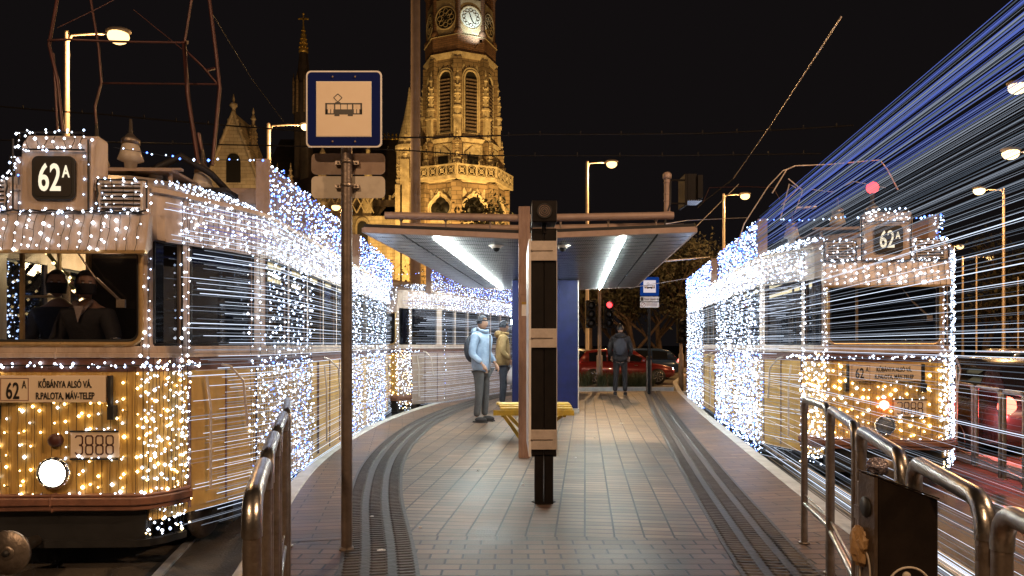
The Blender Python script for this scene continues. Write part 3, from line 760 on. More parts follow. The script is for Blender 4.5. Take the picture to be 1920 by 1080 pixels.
pantograph([([(1378,475,P),(1395,420,P),(1440,350,P),(1468,320,P),(1490,312,P)],.012), ([(1448,362,P),(1475,318,P),(1490,311,P),(1560,308,P),(1622,302,P),(1650,300,P),(1664,318,P),(1684,356,P)],.014),
            ([(1463,412,P),(1480,345,P),(1492,352,P)],.012), ([(1465,385,P),(1505,345,P)],.010), ([(1505,358,Q),(1490,400,Q)],.010), ([(1478,335,P),(1506,358,P)],.012),
            ([(1495,390,P),(1530,388,P)],.03), ([(1520,355,Q),(1560,360,Q),(1600,340,Q),(1660,352,Q)],.008)],
           (3.9, 10.0, 2.66), 'low folded pantograph on the roof of the right tram behind the number box', 'silver')
mb = MB((W(1636,352,11)));
o = MB(); ob = thing('warning_lamp', 'red lamp glowing above the number box of the right tram', 'lamp', W(1636,352,9.5))
mb = MB(); mb.ball((0,0,0), .08, 14); mb.build('lamp_glass', 'redlamp', ob); mb = MB(); mb.tube((0,0,-.3),(0,0,-.05),.02,.03); mb.build('lamp_stem', 'black', ob)
lamp_light('lamp_glow', W(1636,352,9.5)+Vector((0,-.1,0)), 4, (1,.1,.08), .05, ob)

# ------------------------------------------------------------------ long-exposure light of the passing tram, modelled as glowing strands on the right
def strand(z, x_off, y0, y1, z1, m, r, group='light strands of the moving tram beside the right track', label=None):
    p = [(1.90+.14*y0+x_off, y0, z), (1.90+.14*(y0*.5+y1*.5)+x_off, (y0+y1)/2, (z+z1)/2-.003), (1.90+.14*y1+x_off, y1, z1)]
    mb = MB(); mb.path(p, r, 3, 0, False); o = mb.build('light_trail', m)
    return tag(o, label, 'light strand', group)
rs = random.Random(11)
N = 298
LAB = {'b':'thin blue light strand in the topmost band of the bundle beside the right tram',
       't':'thin grey white light strand level with the roof of the right tram',
       'w':'thin pale light strand crossing the windscreen height of the right tram',
       'l':'thin white light strand crossing the yellow lower front of the right tram',
       'g':'thin warm light strand low over the right hand track'}
for i in range(N):
    f = rs.random()
    if i < 78: z = 2.46+.48*((i+f)/78); k = 'b'; m = rs.choice(['str_blue','str_blue','str_dim','str_grey'])
    elif i < 145: z = 1.98+.48*((i-78+f)/67); k = 't'; m = rs.choice(['str_dim','str_grey','str_dim','str_grey'])
    elif i < 185: z = 1.25+.73*((i-145+f)/40); k = 'w'; m = rs.choice(['str_grey','str_white','str_dim'])
    elif i < 245: z = .12+1.13*((i-185+f)/60); k = 'l'; m = rs.choice(['str_grey','str_dim','str_dim','str_white'])
    else: z = -.31+.43*((i-245+f)/53); k = 'g'; m = rs.choice(['str_grey','str_warm','str_warm','str_white'])
    strand(z, rs.uniform(-.05,.12), rs.uniform(7.6,10.5) if k != 'g' else rs.uniform(6.5,9), 1.55, z+rs.uniform(-.015,.015), m, rs.choice([.0009,.0014,.0022,.0036]) if k in 'bg' else rs.choice([.0006,.0009,.0013,.0022]), 'light strands: '+LAB[k].split(' strand ')[1], LAB[k])
AN = thing('added_trail_frame', 'added out-of-view steel frame at the near ends of the light strands', 'frame', (2.15, 1.52, GZ))  # invented anchor frame out of view, where the trails end
mb = MB(); mb.box(-.12,.30,-.03,.03,0,.03); mb.box(-.12,-.09,-.02,.02,.03,3.4); mb.box(.24,.27,-.02,.02,.03,3.4); mb.build('frame_upright', 'dullsteel', AN)
mb = MB()
for k in range(9): mb.box(-.09,.24,-.015,.015,.1+.4*k,.13+.4*k)
mb.build('frame_rung', 'dullsteel', AN)

# ------------------------------------------------------------------ railings
def railing(p0, p1, label, group, h=.94, r=.021, m='steel', pm='dullsteel', low=.26, z0=0):
    p0, p1 = Vector(p0), Vector(p1); T = thing('railing', label, 'railing', (p0.x,p0.y,z0), 0, group)
    d = p1-p0; l = d.length; t = d.normalized(); e = .07
    def Q(s, z): return Vector((t.x*s, t.y*s, z))
    for s in (0, l):
        mb = MB(); mb.tube(Q(s,-.002), Q(s,h-.075), r, r, 14); mb.lathe([(r*1.7,0),(r*1.7,.006),(r*1.2,.01)], Q(s,0), 14); mb.build('post', pm, T)
    pts = [Q(0,h-.085)]
    for k in range(6):
        a = R(90*k/5); pts.append(Q(e-e*math.cos(a), h-e+e*math.sin(a)))
    for k in range(6):
        a = R(90*k/5); pts.append(Q(l-e+e*math.sin(a), h-e+e*math.cos(a)))
    pts.append(Q(l,h-.085)); mb = MB(); mb.path(pts, r*1.12, 16); mb.build('top_bar', m, T)
    for s_ in ((0,1),):
        mb = MB(); mb.tube(Q(r,low), Q(l-r,low), r*.72, r*.72, 12); mb.tube(Q(r,low+.06), Q(l-r,low+.06), r*.0+.006, .006, 6); mb.build('lower_bar', m, T)
    return T
G1 = 'steel railings along the left platform edge'
for a, b, s in (((-.60,1.60),(-.76,2.13),'nearest the camera, its near end bent down'),((-.785,2.22),(-.945,2.76),'second from the camera'),((-.97,2.86),(-1.17,3.56),'third from the camera'),((-1.19,3.66),(-1.44,4.45),'farthest from the camera, ahead of the tram side')):
    railing((*a,0),(*b,0),'steel railing at the left platform edge, '+s, G1)
G2 = 'steel railings along the right platform edge'
for a, b, s in (((1.91,4.53),(1.80,3.93),'farthest one, by the right tram'),((1.765,3.84),(1.50,3.02),'second farthest one'),((1.46,2.90),(1.25,2.22),'the one behind the litter bin'),((1.235,2.13),(1.08,1.58),'just right of the litter bin'),((1.06,1.50),(.93,.95),'nearest the camera at the frame edge')):
    railing((*a,0),(*b,0),'steel railing at the right platform edge, '+s, G2)
G3 = 'grey railings on the pavement beyond the right track'
for i, (x, y) in enumerate(((6.15,10.6),(5.98,9.45),(5.72,8.6),(5.46,7.75),(5.25,7.1))):
    if i == 0: prev = (x, y); continue
    railing((prev[0],prev[1]-.06,0),(x,y,0),'grey tubular railing in front of the dark car, '+('first','second','third','fourth')[i-1]+' counted from the tram', G3, .98, .022, 'dullsteel', 'dullsteel', .1, -.2); prev = (x, y)
G4 = 'black railings at the far end of the platform'
for i in range(3):
    railing((-1.36+.36*i-.32,16.6+.35*i,0),(-1.36+.36*i,16.6+.35*i+.3,0),'short black railing left of the waiting people, '+('left one','middle one','right one')[i], G4, 1.0, .022, 'black','black', .3)
railing((3.62,18.55,0),(3.82,19.1,0),'short dark railing beside the far tram stop sign', G4, .95, .03, 'black', 'dullsteel', .3)

# ------------------------------------------------------------------ litter bin
B = thing('litter_bin', 'black steel litter bin with sloping lid on the right railing', 'bin', (1.045,2.0,.02))
mb = MB(); mb.prism([(0.012,0,.12),(.186,0,.12),(.186,0,.83),(.012,0,.895)], (0,.09,0)); mb.build('bin_body', 'binblack', B, bevel=.006)
mb = MB(); mb.prism([(.0,-.003,.8985),(.188,-.003,.8315),(.188,-.003,.836),(.0,-.003,.903)], (0,.096,0)); mb.build('bin_lid', 'binblack', B, bevel=.002)
mb = MB(); mb.box(0,.010,.0,.09,.12,.895); mb.build('front_plate', 'binside', B)
mb = MB(); mb.lathe([(.03,0),(.03,.004)], (-.005,.045,.80), 20, 0, 'x'); mb.build('bin_opening', 'black', B)
mb = MB(); mb.path([(.098+.062*math.cos(R(a)), -.004, .575+.062*math.sin(R(a))) for a in range(0,360,12)], .0035, 5, 0, True, True)
mb.lathe([(.012,-.001),(.012,.003),(.006,.006)], (.092,-.001,.612), 16, 0, 'y'); mb.path([(.07,-.002,.56),(.095,-.002,.592),(.12,-.002,.56)], .004, 5)
mb.build('bin_emblem', 'plate_grey', B)
mb = MB(); mb.path([(-.004, .045+.030*math.cos(R(a)), .60+.07*math.sin(R(a))) for a in range(0,360,15)], .003, 5, 0, True, True); mb.build('bin_emblem', 'plate_grey', B)
mb = MB(); mb.tube((.03,.115,-.02),(.03,.115,.86),.02,.02,10); mb.box(.0,.06,.09,.12,.4,.44); mb.box(.0,.06,.09,.12,.75,.79); mb.build('bin_post', 'dullsteel', B)
# crumpled packets
def crumple(name, label, cat, loc, s, m, seed):
    rg = random.Random(seed); mb = MB(); vs = []; n, k = 14, 8
    for i in range(1, k):
        for j in range(n):
            t = math.pi*i/k; q = 2*math.pi*j/n; f = rg.uniform(.72,1.12)
            vs.append((s[0]*f*math.sin(t)*math.cos(q), s[1]*f*math.sin(t)*math.sin(q), s[2]*(1+f*math.cos(t))))
    vs += [(0,0,2*s[2]),(0,0,0)]
    fs = [(i*n+j,(i+1)*n+j,(i+1)*n+(j+1)%n,i*n+(j+1)%n) for i in range(k-2) for j in range(n)]
    a = len(vs)-2
    for j in range(n): fs += [(a,j,(j+1)%n),(a+1,(k-2)*n+(j+1)%n,(k-2)*n+j)]
    mb.add(vs, fs); return tag(mb.build(name, m, loc=loc), label, cat)
crumple('crumpled_can', 'crumpled dark shiny packet lying on the lid of the litter bin', 'litter', (1.075,2.04,.915), (.030,.034,.026), 'foil', 3)
crumple('paper_bag', 'brown paper bag stuck in the side opening of the litter bin', 'litter', (1.033,2.06,.64), (.026,.036,.06), 'kraft', 5)
for i, (x, y) in enumerate(((-.82,4.35),(-.65,4.9),(-.35,7.1),(1.78,11.3),(.72,7.9),(.1,6.4),(-1.05,5.2),(1.15,9.6))):
    crumple('paper_scrap', ['white scrap of paper by the foot of the near sign post','small pale scrap on the paving right of the near sign post','white scrap of litter beside the brown column','white crumpled tissue on the paving right of the blue wall','cigarette end by the dark pylon','pale leaf on the paving left of the dark pylon','tiny pale scrap on the left tactile strip','tiny scrap on the bright paving under the right canopy'][i], 'litter', (x,y,.0), (.03 if i in (0,3) else .016,.022 if i in (0,3) else .012,.006), 'sign_white', 20+i)

# ------------------------------------------------------------------ tram stop signs
def tram_picto(p, off, s, y):
    mb = MB()
    def bx(a, b, c, d_, mi=0): mb.box(a*s, b*s, y-.0015, y, c*s, d_*s, mi)
    bx(-.44,.44,-.14,-.02); bx(-.44,.44,.10,.13); bx(-.44,-.40,-.14,.12); bx(.40,.44,-.14,.12); bx(-.23,-.20,-.02,.12); bx(.20,.23,-.02,.12); bx(-.08,-.065,-.02,.12); bx(.08,.095,-.02,.12)
    for a in (-.375,-.30,.245,.32):
        mb.box(a*s,(a+.055)*s,y-.0022,y-.0015,-.115*s,.085*s,1)
    bx(-.22,-.10,-.18,-.14); bx(.10,.22,-.18,-.14); bx(-.20,-.08,.13,.155)
    for a, b in (((-.14,.155),(-.24,.26)),((-.24,.26),(-.14,.35)),((-.14,.35),(-.04,.26)),((-.04,.26),(-.14,.155))):
        a = Vector((a[0]*s,y,a[1]*s)); b = Vector((b[0]*s,y,b[1]*s)); dd = (b-a).normalized(); nn = Vector((-dd.z,0,dd.x))*.009*s
        mb.prism([a-nn,b-nn,b+nn,a+nn], (0,-.0015,0))
    o = mb.build('tram_pictogram', ['ink','sign_cream'], p); o.location = off; return o
def rrect(hw, z0, z1, r, y, k=5):
    pts = []
    for cx, cz, a0 in ((hw-r,z1-r,0),(-hw+r,z1-r,90),(-hw+r,z0+r,180),(hw-r,z0+r,270)):
        for i in range(k+1):
            a = R(a0+90*i/k); pts.append((cx+r*math.cos(a), y, cz+r*math.sin(a)))
    return pts
SG = thing('tram_stop_sign', 'near tram stop sign on a brown post, blue border and black tram pictogram', 'sign', (-1.047,4.39,0))
mb = MB(); mb.tube((0,0,0),(0,0,2.9),.035,.035,20); mb.lathe([(.05,0),(.05,.006),(.036,.02)], (0,0,0), 20); mb.build('sign_post', 'post', SG)
mb = MB(); mb.prism(rrect(.236,2.525,3.003,.03,-.062), (0,-.008,0)); bd = mb.build('sign_board', 'sign_white', SG)
mb = MB(); mb.prism(rrect(.226,2.535,2.993,.024,-.070), (0,-.002,0)); mb.build('sign_border', 'sign_blue', bd)
mb = MB(); mb.box(-.172,.172,-.0745,-.072,2.590,2.935); mb.build('sign_field', 'sign_white', bd)
mb = MB(); mb.box(-.168,.168,-.0765,-.0745,2.594,2.931); mb.build('sign_field', 'sign_cream', bd)
tram_picto(bd, (0,0,2.765), .26, -.0765)
mb = MB()
for x in (-.07,.07):
    for z in (2.56,2.963): mb.lathe([(.006,0),(.006,.003),(.003,.005)], (x,-.077,z), 10, 0, 'y') if False else mb.ball((x,-.074,z), .0065, 8)
mb.build('sign_bolt', 'plate_tan', bd)
for z0, z1, m, in ((2.383,2.518,'plate_tan'),(2.232,2.372,'plate_grey')):
    mb = MB(); mb.prism(rrect(.235,z0,z1,.03,.040), (0,.006,0)); mb.build('sign_back_plate', m, SG)
    mb = MB(); zc = (z0+z1)/2
    mb.lathe([(.037,-.012),(.040,-.010),(.040,.010),(.037,.012)], (0,0,zc), 20); mb.box(-.075,-.036,.01,.038,zc-.012,zc+.012); mb.box(.036,.075,.01,.038,zc-.012,zc+.012)
    for x in (-.058,.058): mb.ball((x,.008,zc), .007, 8)
    mb.build('sign_clamp', 'dullsteel', SG)
b = 1.0; FS = thing('tram_stop_sign', 'far tram stop sign on a thin dark post behind the right canopy edge', 'sign', (W(1217,740,17.9).x,17.9,0))
k = 17.9/F
mb = MB(); mb.tube((0,0,0),(0,0,2.9),.04,.04,12); mb.build('sign_post', 'blackpost', FS)
zt = 1.3+125*k; mb = MB(); mb.prism(rrect(17.5*k,1.3+90*k,zt,.03,-.06), (0,-.01,0)); bd = mb.build('sign_board', em('sign_blue_glow', (.01,.06,.32), .55), FS)  # far board is no lamp; emission puts light into its colours
mb = MB(); mb.box(-11.5*k,11.5*k,-.075,-.07,1.3+96*k,1.3+119*k); mb.build('sign_field', em('sign_white_glow', (.9,.78,.82), .75), bd)
tram_picto(bd, (0,0,1.3+107*k), .30, -.078)
mb = MB(); mb.prism(rrect(17.5*k,1.3+79.5*k,1.3+88.5*k,.02,-.06), (0,-.01,0)); nm_ = mb.build('stop_name_plate', 'sign_white', FS)
text('Szent László tér', 'stop_name', nm_, (4*k,-.073,1.3+81.8*k), 6.2*k, 'ink', .72, bold=.001)
mb = MB(); mb.box(-16.5*k,-11.5*k,-.073,-.07,1.3+80.5*k,1.3+87.5*k); mb.build('stop_icon', 'ink', nm_)
mb = MB(); mb.prism(rrect(17.5*k,1.3+68*k,1.3+78*k,.02,-.06), (0,-.01,0)); ns_ = mb.build('no_smoking_plate', 'sign_white', FS)
mb = MB(); mb.path([(-12*k+4*k*math.cos(R(a)),-.072,1.3+73*k+4*k*math.sin(R(a))) for a in range(0,360,20)],.006,5,0,True,True); mb.path([(-15*k,-.072,1.3+70*k),(-9*k,-.072,1.3+76*k)],.006,5); 
for z_ in (71,73.5,76): mb.box(-6*k,14*k,-.073,-.07,1.3+z_*k,1.3+(z_+.7)*k)
mb.build('no_smoking_mark', 'redink', ns_)

# ------------------------------------------------------------------ central pylon, column, blue wall
PY = thing('information_pylon', 'dark slim pylon standing in the middle of the platform with silver brackets', 'pylon', (.26,5.63,0))
mb = MB(); mb.box(-.075,-.004,0,.14,0,.4); mb.box(.004,.075,0,.14,0,.4); mb.lathe([(.1,0),(.1,.006)], (0,.07,0), 6); mb.build('pylon_foot', 'blackpost', PY)
mb = MB(); mb.box(-.10,-.002,0,.18,.385,2.24); mb.box(.002,.10,0,.18,.385,2.24); mb.build('pylon_frame', 'blackpost', PY, bevel=.004)
mb = MB(); mb.box(-.125,-.106,-.03,.9,.39,2.15); mb.box(.102,.106,-.005,.9,.39,2.22); mb.build('notice_panel', 'sign_white', PY)
for z0, z1 in ((1.975,2.135),(1.27,1.425),(.445,.605)):
    mb = MB(); mb.box(-.115,.104,-.022,-.004,z0,z1); br_ = mb.build('bracket', 'silver', PY, bevel=.003)
    mb = MB(); mb.box(-.09,.07,-.026,-.022,(z0+z1)/2-.004,(z0+z1)/2+.004); mb.ball((-.10,-.028,(z0+z1)/2), .010, 8); mb.build('bracket_bolt', 'dullsteel', br_)
LS = thing('loudspeaker', 'black box loudspeaker with round mesh grille on top of the dark pylon', 'loudspeaker', (.26,5.55,2.28))
mb = MB(); mb.box(-.10,.10,0,.30,.0,.17); mb.tube((0,.08,-.08),(0,.08,.0),.02,.02); mb.build('speaker_case', 'blackpost', LS, bevel=.008)
mb = MB(); mb.lathe([(.06,0),(.06,.012),(.055,.006),(.0,.012)], (0,0,.085), 24, 0, 'y')
for r_ in (.015,.03,.045): mb.path([(r_*math.cos(R(a)),-.012,.085+r_*math.sin(R(a))) for a in range(0,360,24)], .002, 4, 1, True, True)
mb.build('speaker_grille', ['black','column'], LS)

SH = thing('shelter', 'tram stop shelter with butterfly canopy, perforated ceiling and two strip lights', 'shelter', (.14,7.93,0))
sh = (.14,7.93,0)
AX = .0885
mb = MB(sh); mb.box(.075,.205,7.90,8.03,0,2.87); mb.box(.07,.21,7.895,7.902,1.86,1.868); mb.build('column', 'column', SH, bevel=.006)
mb = MB(sh); mb.box(.11,.17,7.893,7.899,1.62,1.78); ntc = mb.build('notice_label', 'sign_white', SH); mb = MB(sh); mb.box(.11,.17,7.8915,7.893,1.75,1.78); mb.build('notice_stripe', 'yellowpaint', ntc)
X0, X1, XM, Y0, Y1 = -1.69, 2.09, .14, 7.93, 15.6
def sx(x, y): return x+AX*(y-Y0)
def zc(x): return 2.50+.075*abs(x-XM)/1.85
ny = 24; mb = MB(sh)
for i in range(ny):
    ya = Y0+.02+(Y1-Y0-.04)*i/ny; yb = ya+(Y1-Y0-.04)/ny*.90
    for xa, xb in ((X0+.0,-1.28),(-1.25,XM-.08),(XM+.08,1.66),(1.69,X1)):
        z_a, z_b = zc(xa), zc(xb)
        mb.add([(sx(xa,ya),ya,z_a),(sx(xb,ya),ya,z_b),(sx(xb,yb),yb,z_b),(sx(xa,yb),yb,z_a),(sx(xa,ya),ya,z_a+.012),(sx(xb,ya),ya,z_b+.012),(sx(xb,yb),yb,z_b+.012),(sx(xa,yb),yb,z_a+.012)],
               [(0,1,2,3),(7,6,5,4),(0,4,5,1),(2,6,7,3),(1,5,6,2),(3,7,4,0)])
# perforated metal material for the slats
pm = M['slat']; nt = pm.node_tree; bs = nt.nodes['Principled BSDF']; tc = _n(nt,'ShaderNodeTexCoord'); ck = _n(nt,'ShaderNodeTexVoronoi'); ck.inputs['Scale'].default_value = 38; ck.inputs['Randomness'].default_value = 0
nt.links.new(tc.outputs['Object'], ck.inputs['Vector']); gt = _n(nt,'ShaderNodeMath', operation='GREATER_THAN'); gt.inputs[1].default_value = .42; nt.links.new(ck.outputs['Distance'], gt.inputs[0])
mxn = _n(nt,'ShaderNodeMix', data_type='RGBA'); mxn.inputs[6].default_value = (.015,.017,.02,1); nt.links.new(gt.outputs[0], mxn.inputs[0])
src = bs.inputs['Base Color'].links[0].from_socket; nt.links.new(src, mxn.inputs[7]); nt.links.new(mxn.outputs[2], bs.inputs['Base Color'])
mb.build('ceiling_slats', 'slat', SH)
mb = MB(sh)
for xa, xb in ((X0,XM),(XM,X1)):
    mb.prism([(sx(xa,Y0),Y0,zc(xa)+.05),(sx(xb,Y0),Y0,zc(xb)+.05),(sx(xb,Y1),Y1,zc(xb)+.05),(sx(xa,Y1),Y1,zc(xa)+.05)], (0,0,.05))
mb.build('canopy_roof', 'slatgap', SH)
mb = MB(sh)
for xa, xb in ((X0,XM-.06),(XM+.06,X1)):
    for y_ in (Y0-.03, Y1):
        mb.prism([(sx(xa,y_),y_,zc(xa)-.005),(sx(xb,y_),y_,zc(xb)-.005),(sx(xb,y_),y_,zc(xb)+.06),(sx(xa,y_),y_,zc(xa)+.06)], (0,.035,0))
for x_ in (X0-.03,X1):
    mb.prism([(x_,Y0,zc(x_)-.0),(x_+.03,Y0,zc(x_)-.0),(x_+.03,Y0,zc(x_)+.055),(x_,Y0,zc(x_)+.055)], (AX*(Y1-Y0),Y1-Y0,0))
mb.build('fascia', 'brace', SH, bevel=.004)
mb = MB(sh)
for xa, xb in ((X0+.12,XM-.08),(XM+.08,X1-.12)):
    mb.prism([(xa,Y0+.02,zc(xa)+.085),(xb,Y0+.02,zc(xb)+.085),(xb,Y0+.02,zc(xb)+.105),(xa,Y0+.02,zc(xa)+.105)], (0,.12,0))
    for f in (.08,.5,.92):
        x_ = xa+(xb-xa)*f; mb.box(x_-.03,x_+.03,Y0+.01,Y0+.10,zc(x_)+.055,zc(x_)+.09)
mb.build('gutter', 'brace', SH)
for j in range(8):
    y_ = Y0+.03+.72*j
    for sgn, xe in ((-1,-1.46),(1,1.85)):
        mb = MB(sh); xe2 = xe+AX*(y_-Y0); xc = XM+AX*(y_-Y0)+sgn*.05; mb.tube((xc,y_,2.745),(xe2,y_,2.775),.043,.043,14); tb = mb.build('beam_tube', 'brace', SH)
        mb = MB(sh)
        for f in (.22,.55,.88):
            x_ = xc+(xe2-xc)*f; mb.tube((x_,y_,2.56),(x_,y_,2.735),.011,.011,6); mb.tube((x_,y_,2.70),(x_,y_,2.735),.011,.03,6)
        mb.build('strut', 'post', tb)
for xs, sg_ in ((-.90,-1),(1.29,1)):
    for j in range(5):
        ya = Y0+.1+j*1.5; yb = ya+1.42; z_ = zc(xs)-.028
        mb = MB(sh); mb.prism([(sx(xs,ya)-.014,ya,z_),(sx(xs,ya)+.014,ya,z_),(sx(xs,ya)+.014,ya,z_+.02),(sx(xs,ya)-.014,ya,z_+.02)], (AX*(yb-ya),yb-ya,0)); mb.build('strip_light', 'tube', SH)
for x_, y_ in ((-.19,8.5),(.62,8.5)):
    mb = MB(sh); mb.lathe([(.06,.0),(.06,.02),(.1,.03)], (x_,y_,2.475), 14, 1); mb.ball((x_,y_,2.475), .045, 12); mb.build('dome_camera', ['blackpost','silver'], SH)
BW = thing('blue_wall', 'blue painted end wall under the shelter canopy behind the bench', 'wall', (.62,13,0))
mb = MB(); mb.box(-.62,.62,0,.9,.09,2.50); mb.build('wall_panel', 'bluewall', BW, bevel=.01)
mb = MB(); mb.box(-.59,.64,-.03,.95,0,.09); mb.build('wall_plinth', 'concrete', BW)
mb = MB(); mb.box(.615,.63,-.012,.0,.1,2.5); mb.build('wall_edge_strip', 'silver', BW)
# bench
BN = thing('bench', 'yellow slatted bench fixed to the shelter column', 'bench', (.28,9.55,0))
for i in range(8):
    y_ = -.62+.17*i; z_ = .455-.012*(i-3.5)**2*.3
    mb = MB(); mb.box(-.52+.012*(8-i),.52,y_,y_+.095,z_,z_+.028); mb.build('seat_slat', 'yellowpaint', BN, bevel=.006)
for x_ in (-.40,.40):
    mb = MB(); mb.prism([(x_-.02,-.60,.43),(x_-.02,-.55,.35),(x_-.02,.55,.35),(x_-.02,.60,.43)], (.04,0,0)); mb.build('seat_bearer', 'yellowpaint', BN)
    mb = MB(); mb.path([(x_,-.30,.37),(x_*.2-.08,-.30,.03)], .032, 4); mb.path([(x_,.3,.37),(x_*.2,.3,.03)], .032, 4); mb.build('bench_leg', 'yellowpaint', BN)
mb = MB(); mb.box(-.52,.52,-.640,-.622,.38,.45); mb.build('front_rail', 'yellowpaint', BN)
# signal on the canopy end (dark case)
TS = thing('signal_arm', 'black signal case on a pipe mast above the right canopy corner', 'signal', (1.79,8.0,2.82))
mb = MB(); mb.tube((0,0,-.03),(0,0,.40),.035,.035,12); mb.lathe([(.045,.38),(.05,.40),(.05,.44),(.03,.46)], (0,0,0), 12); mb.lathe([(.06,-.04),(.06,.0)], (0,0,0), 12)
for z_ in (.12,.2,.33): mb.lathe([(.038,z_),(.040,z_+.01),(.038,z_+.02)], (0,0,0), 12)
mb.build('pipe_mast', 'brace', TS)
mb = MB(); mb.tube((.03,0,.37),(.22,0,.37),.012); mb.tube((.03,0,.05+.05),(.22,0,.10),.012); mb.box(.20,.23,-.02,.3,.08,.44); mb.box(.23,.34,-.02,.25,.14,.44); mb.box(.34,.40,-.05,.25,.15,.42); mb.build('signal_case', 'blackpost', TS, bevel=.006)
mb = MB(); mb.box(.23,.40,-.03,.24,.128,.14); mb.build('signal_bottom', 'slat', TS)
mb = MB(); mb.path([(-.05,-.05,-.22),(-.02,-.05,-.05),(.03,-.04,.1),(.035,-.03,.35)], .009, 6); mb.build('signal_cable', 'black', TS)
# ------------------------------------------------------------------ street lamps and masts
def street_lamp(px, py, ppx, d, label, e, r=.22, col='sodium', pole_r=.09, lc=WARM, ztop=None):
    lp = W(px, py, d); base = Vector((W(ppx,py,d).x, d, GZ)); T = thing('street_lamp', label, 'street lamp', base, 0, 'lit street lamps')
    h = lp.z-GZ; dx = lp.x-base.x
    mb = MB(); mb.lathe([(pole_r*1.5,0),(pole_r*1.5,.8),(pole_r*1.15,.85),(pole_r*.75,h+.05),(pole_r*.7,h+.12)], (0,0,0), 14); mb.build('pole', 'lampgrey', T)
    mb = MB(); mb.path([(0,0,h-.25),(dx*.1,0,h+.02),(dx*.5,0,h+.06),(dx*.92,0,h+.05)], .035, 6); mb.build('arm', 'lampgrey', T)
    s = 1 if dx > 0 else -1
    mb = MB(); mb.ball((dx,0,h+.02), r, 12, 0, (1.25,.8,.35)); mb.build('lamp_head', 'lampgrey', T, loc=(0,0,r*.34))
    mb = MB(); mb.ball((dx,0,h-.02), r, 14, 0, (1,.8,.75)); mb.build('lamp_glass', col, T)
    lamp_light('lamp_glow', base+Vector((dx,0,h-r*.95)), e, lc, .12, T)
    return T
street_lamp(222,67,125,20,'street lamp glowing orange upper left above the left tram, pale pole behind its number box',2600,.30)
street_lamp(574,237,504,27,'street lamp glowing left of the near sign board, on a pale pole',1500,.20,'sodium_w')
street_lamp(1147,307,1101,34,'street lamp glowing above the right canopy on a thin bright pole',2600,.26)
street_lamp(1397,367,1357,38,'street lamp glowing orange just left of the right tram roof',1800,.26)
street_lamp(1908,163,1945,22,'topmost street lamp at the right edge of the photo',2200,.28,'sodium_w')
street_lamp(1895,287,1930,31,'second street lamp from the top at the right edge',2200,.36,'sodium_w')
street_lamp(1836,357,1882,40,'street lamp right of the red lamp above the right tram',2000,.32,'sodium_w')
street_lamp(1857,483,1805,62,'small low street lamp far off to the right of the right tram',1200,.30)
street_lamp(1800,462,1788,60,'small street lamp just beside the right edge of the right tram roof',900,.3)
street_lamp(630,388,641,52,'small street lamp in front of the church wall below the near sign plates',900,.34)
# lamp standing behind the camera, which lights the near paving
T_ = street_lamp(960,645,960,30,'street lamp behind the camera lighting the near paving',1,.25)
bpy.data.objects.remove([c for c in T_.children if c.type == 'LIGHT'][0])
T_.location = (-3.0,-5.0,GZ); 
for c in list(T_.children):
    if c.name.startswith(('pole','lamp','arm')): bpy.data.objects.remove(c)
bpy.data.objects.remove(T_)
def near_lamp(base, tip, e, label, col=(1,.62,.34)):
    base, tip = Vector(base), Vector(tip); T = thing('street_lamp', label, 'street lamp', base, 0, 'lit street lamps'); t = tip-base
    mb = MB(); mb.lathe([(.13,0),(.13,.8),(.10,.85),(.07,t.z)], (0,0,0), 14); mb.build('pole', 'lampgrey', T)
    mb = MB(); mb.path([(0,0,t.z-.2),(t.x*.3,t.y*.3,t.z+.05),tuple(t)], .035, 6); mb.build('arm', 'lampgrey', T)
    mb = MB(); mb.ball(t, .22, 12, 0, (1.2,.8,.4)); mb.build('lamp_glass', 'sodium', T)
    lamp_light('lamp_glow', tip-Vector((0,0,.3)), e, col, .15, T)
near_lamp((-4.9,-6,GZ), (-3.3,-5.0,8.2), 2300, 'street lamp behind the camera on the left side of the stop')
near_lamp((8.8,-.5,GZ), (7.0,.2,8.4), 2600, 'street lamp on the far pavement beside the camera, outside the right edge')

MS = thing('catenary_mast', 'tall thick mast rising in front of the church tower behind the left canopy', 'mast', (W(779,645,18.5).x, 18.5, GZ))
mb = MB(); mb.lathe([(.155,0),(.15,2),(.135,6),(.12,11.5)], (0,0,0), 20)
for z_ in (2.6,5.1,7.7,9.2): mb.lathe([(.15-.004*z_,z_),(.157-.004*z_,z_+.015),(.15-.004*z_,z_+.03)], (0,0,0), 20)
mb.build('mast_tube', 'mast', MS)
def thin_pole(px, d, pytop, label, r=.06, m='lampgrey'):
    x = W(px,645,d).x; T = thing('pole', label, 'pole', (x,d,GZ)); h = W(px,pytop,d).z-GZ
    mb = MB(); mb.lathe([(r*1.5,0),(r*1.5,.6),(r,.65),(r*.85,h),(r*.5,h+.05)], (0,0,0), 12); mb.build('pole_tube', m, T); return T
thin_pole(1882,34,365,'thin pole at the far right between the upper and lower lamps')
thin_pole(1831,44,480,'thin far pole seen through the light strands right of the right tram')
thin_pole(1909,40,520,'thin pole at the far right edge behind the dark car')
thin_pole(1352,20.5,470,'thin dark pole behind the blue lit roof board of the right tram', .04, 'blackpost')

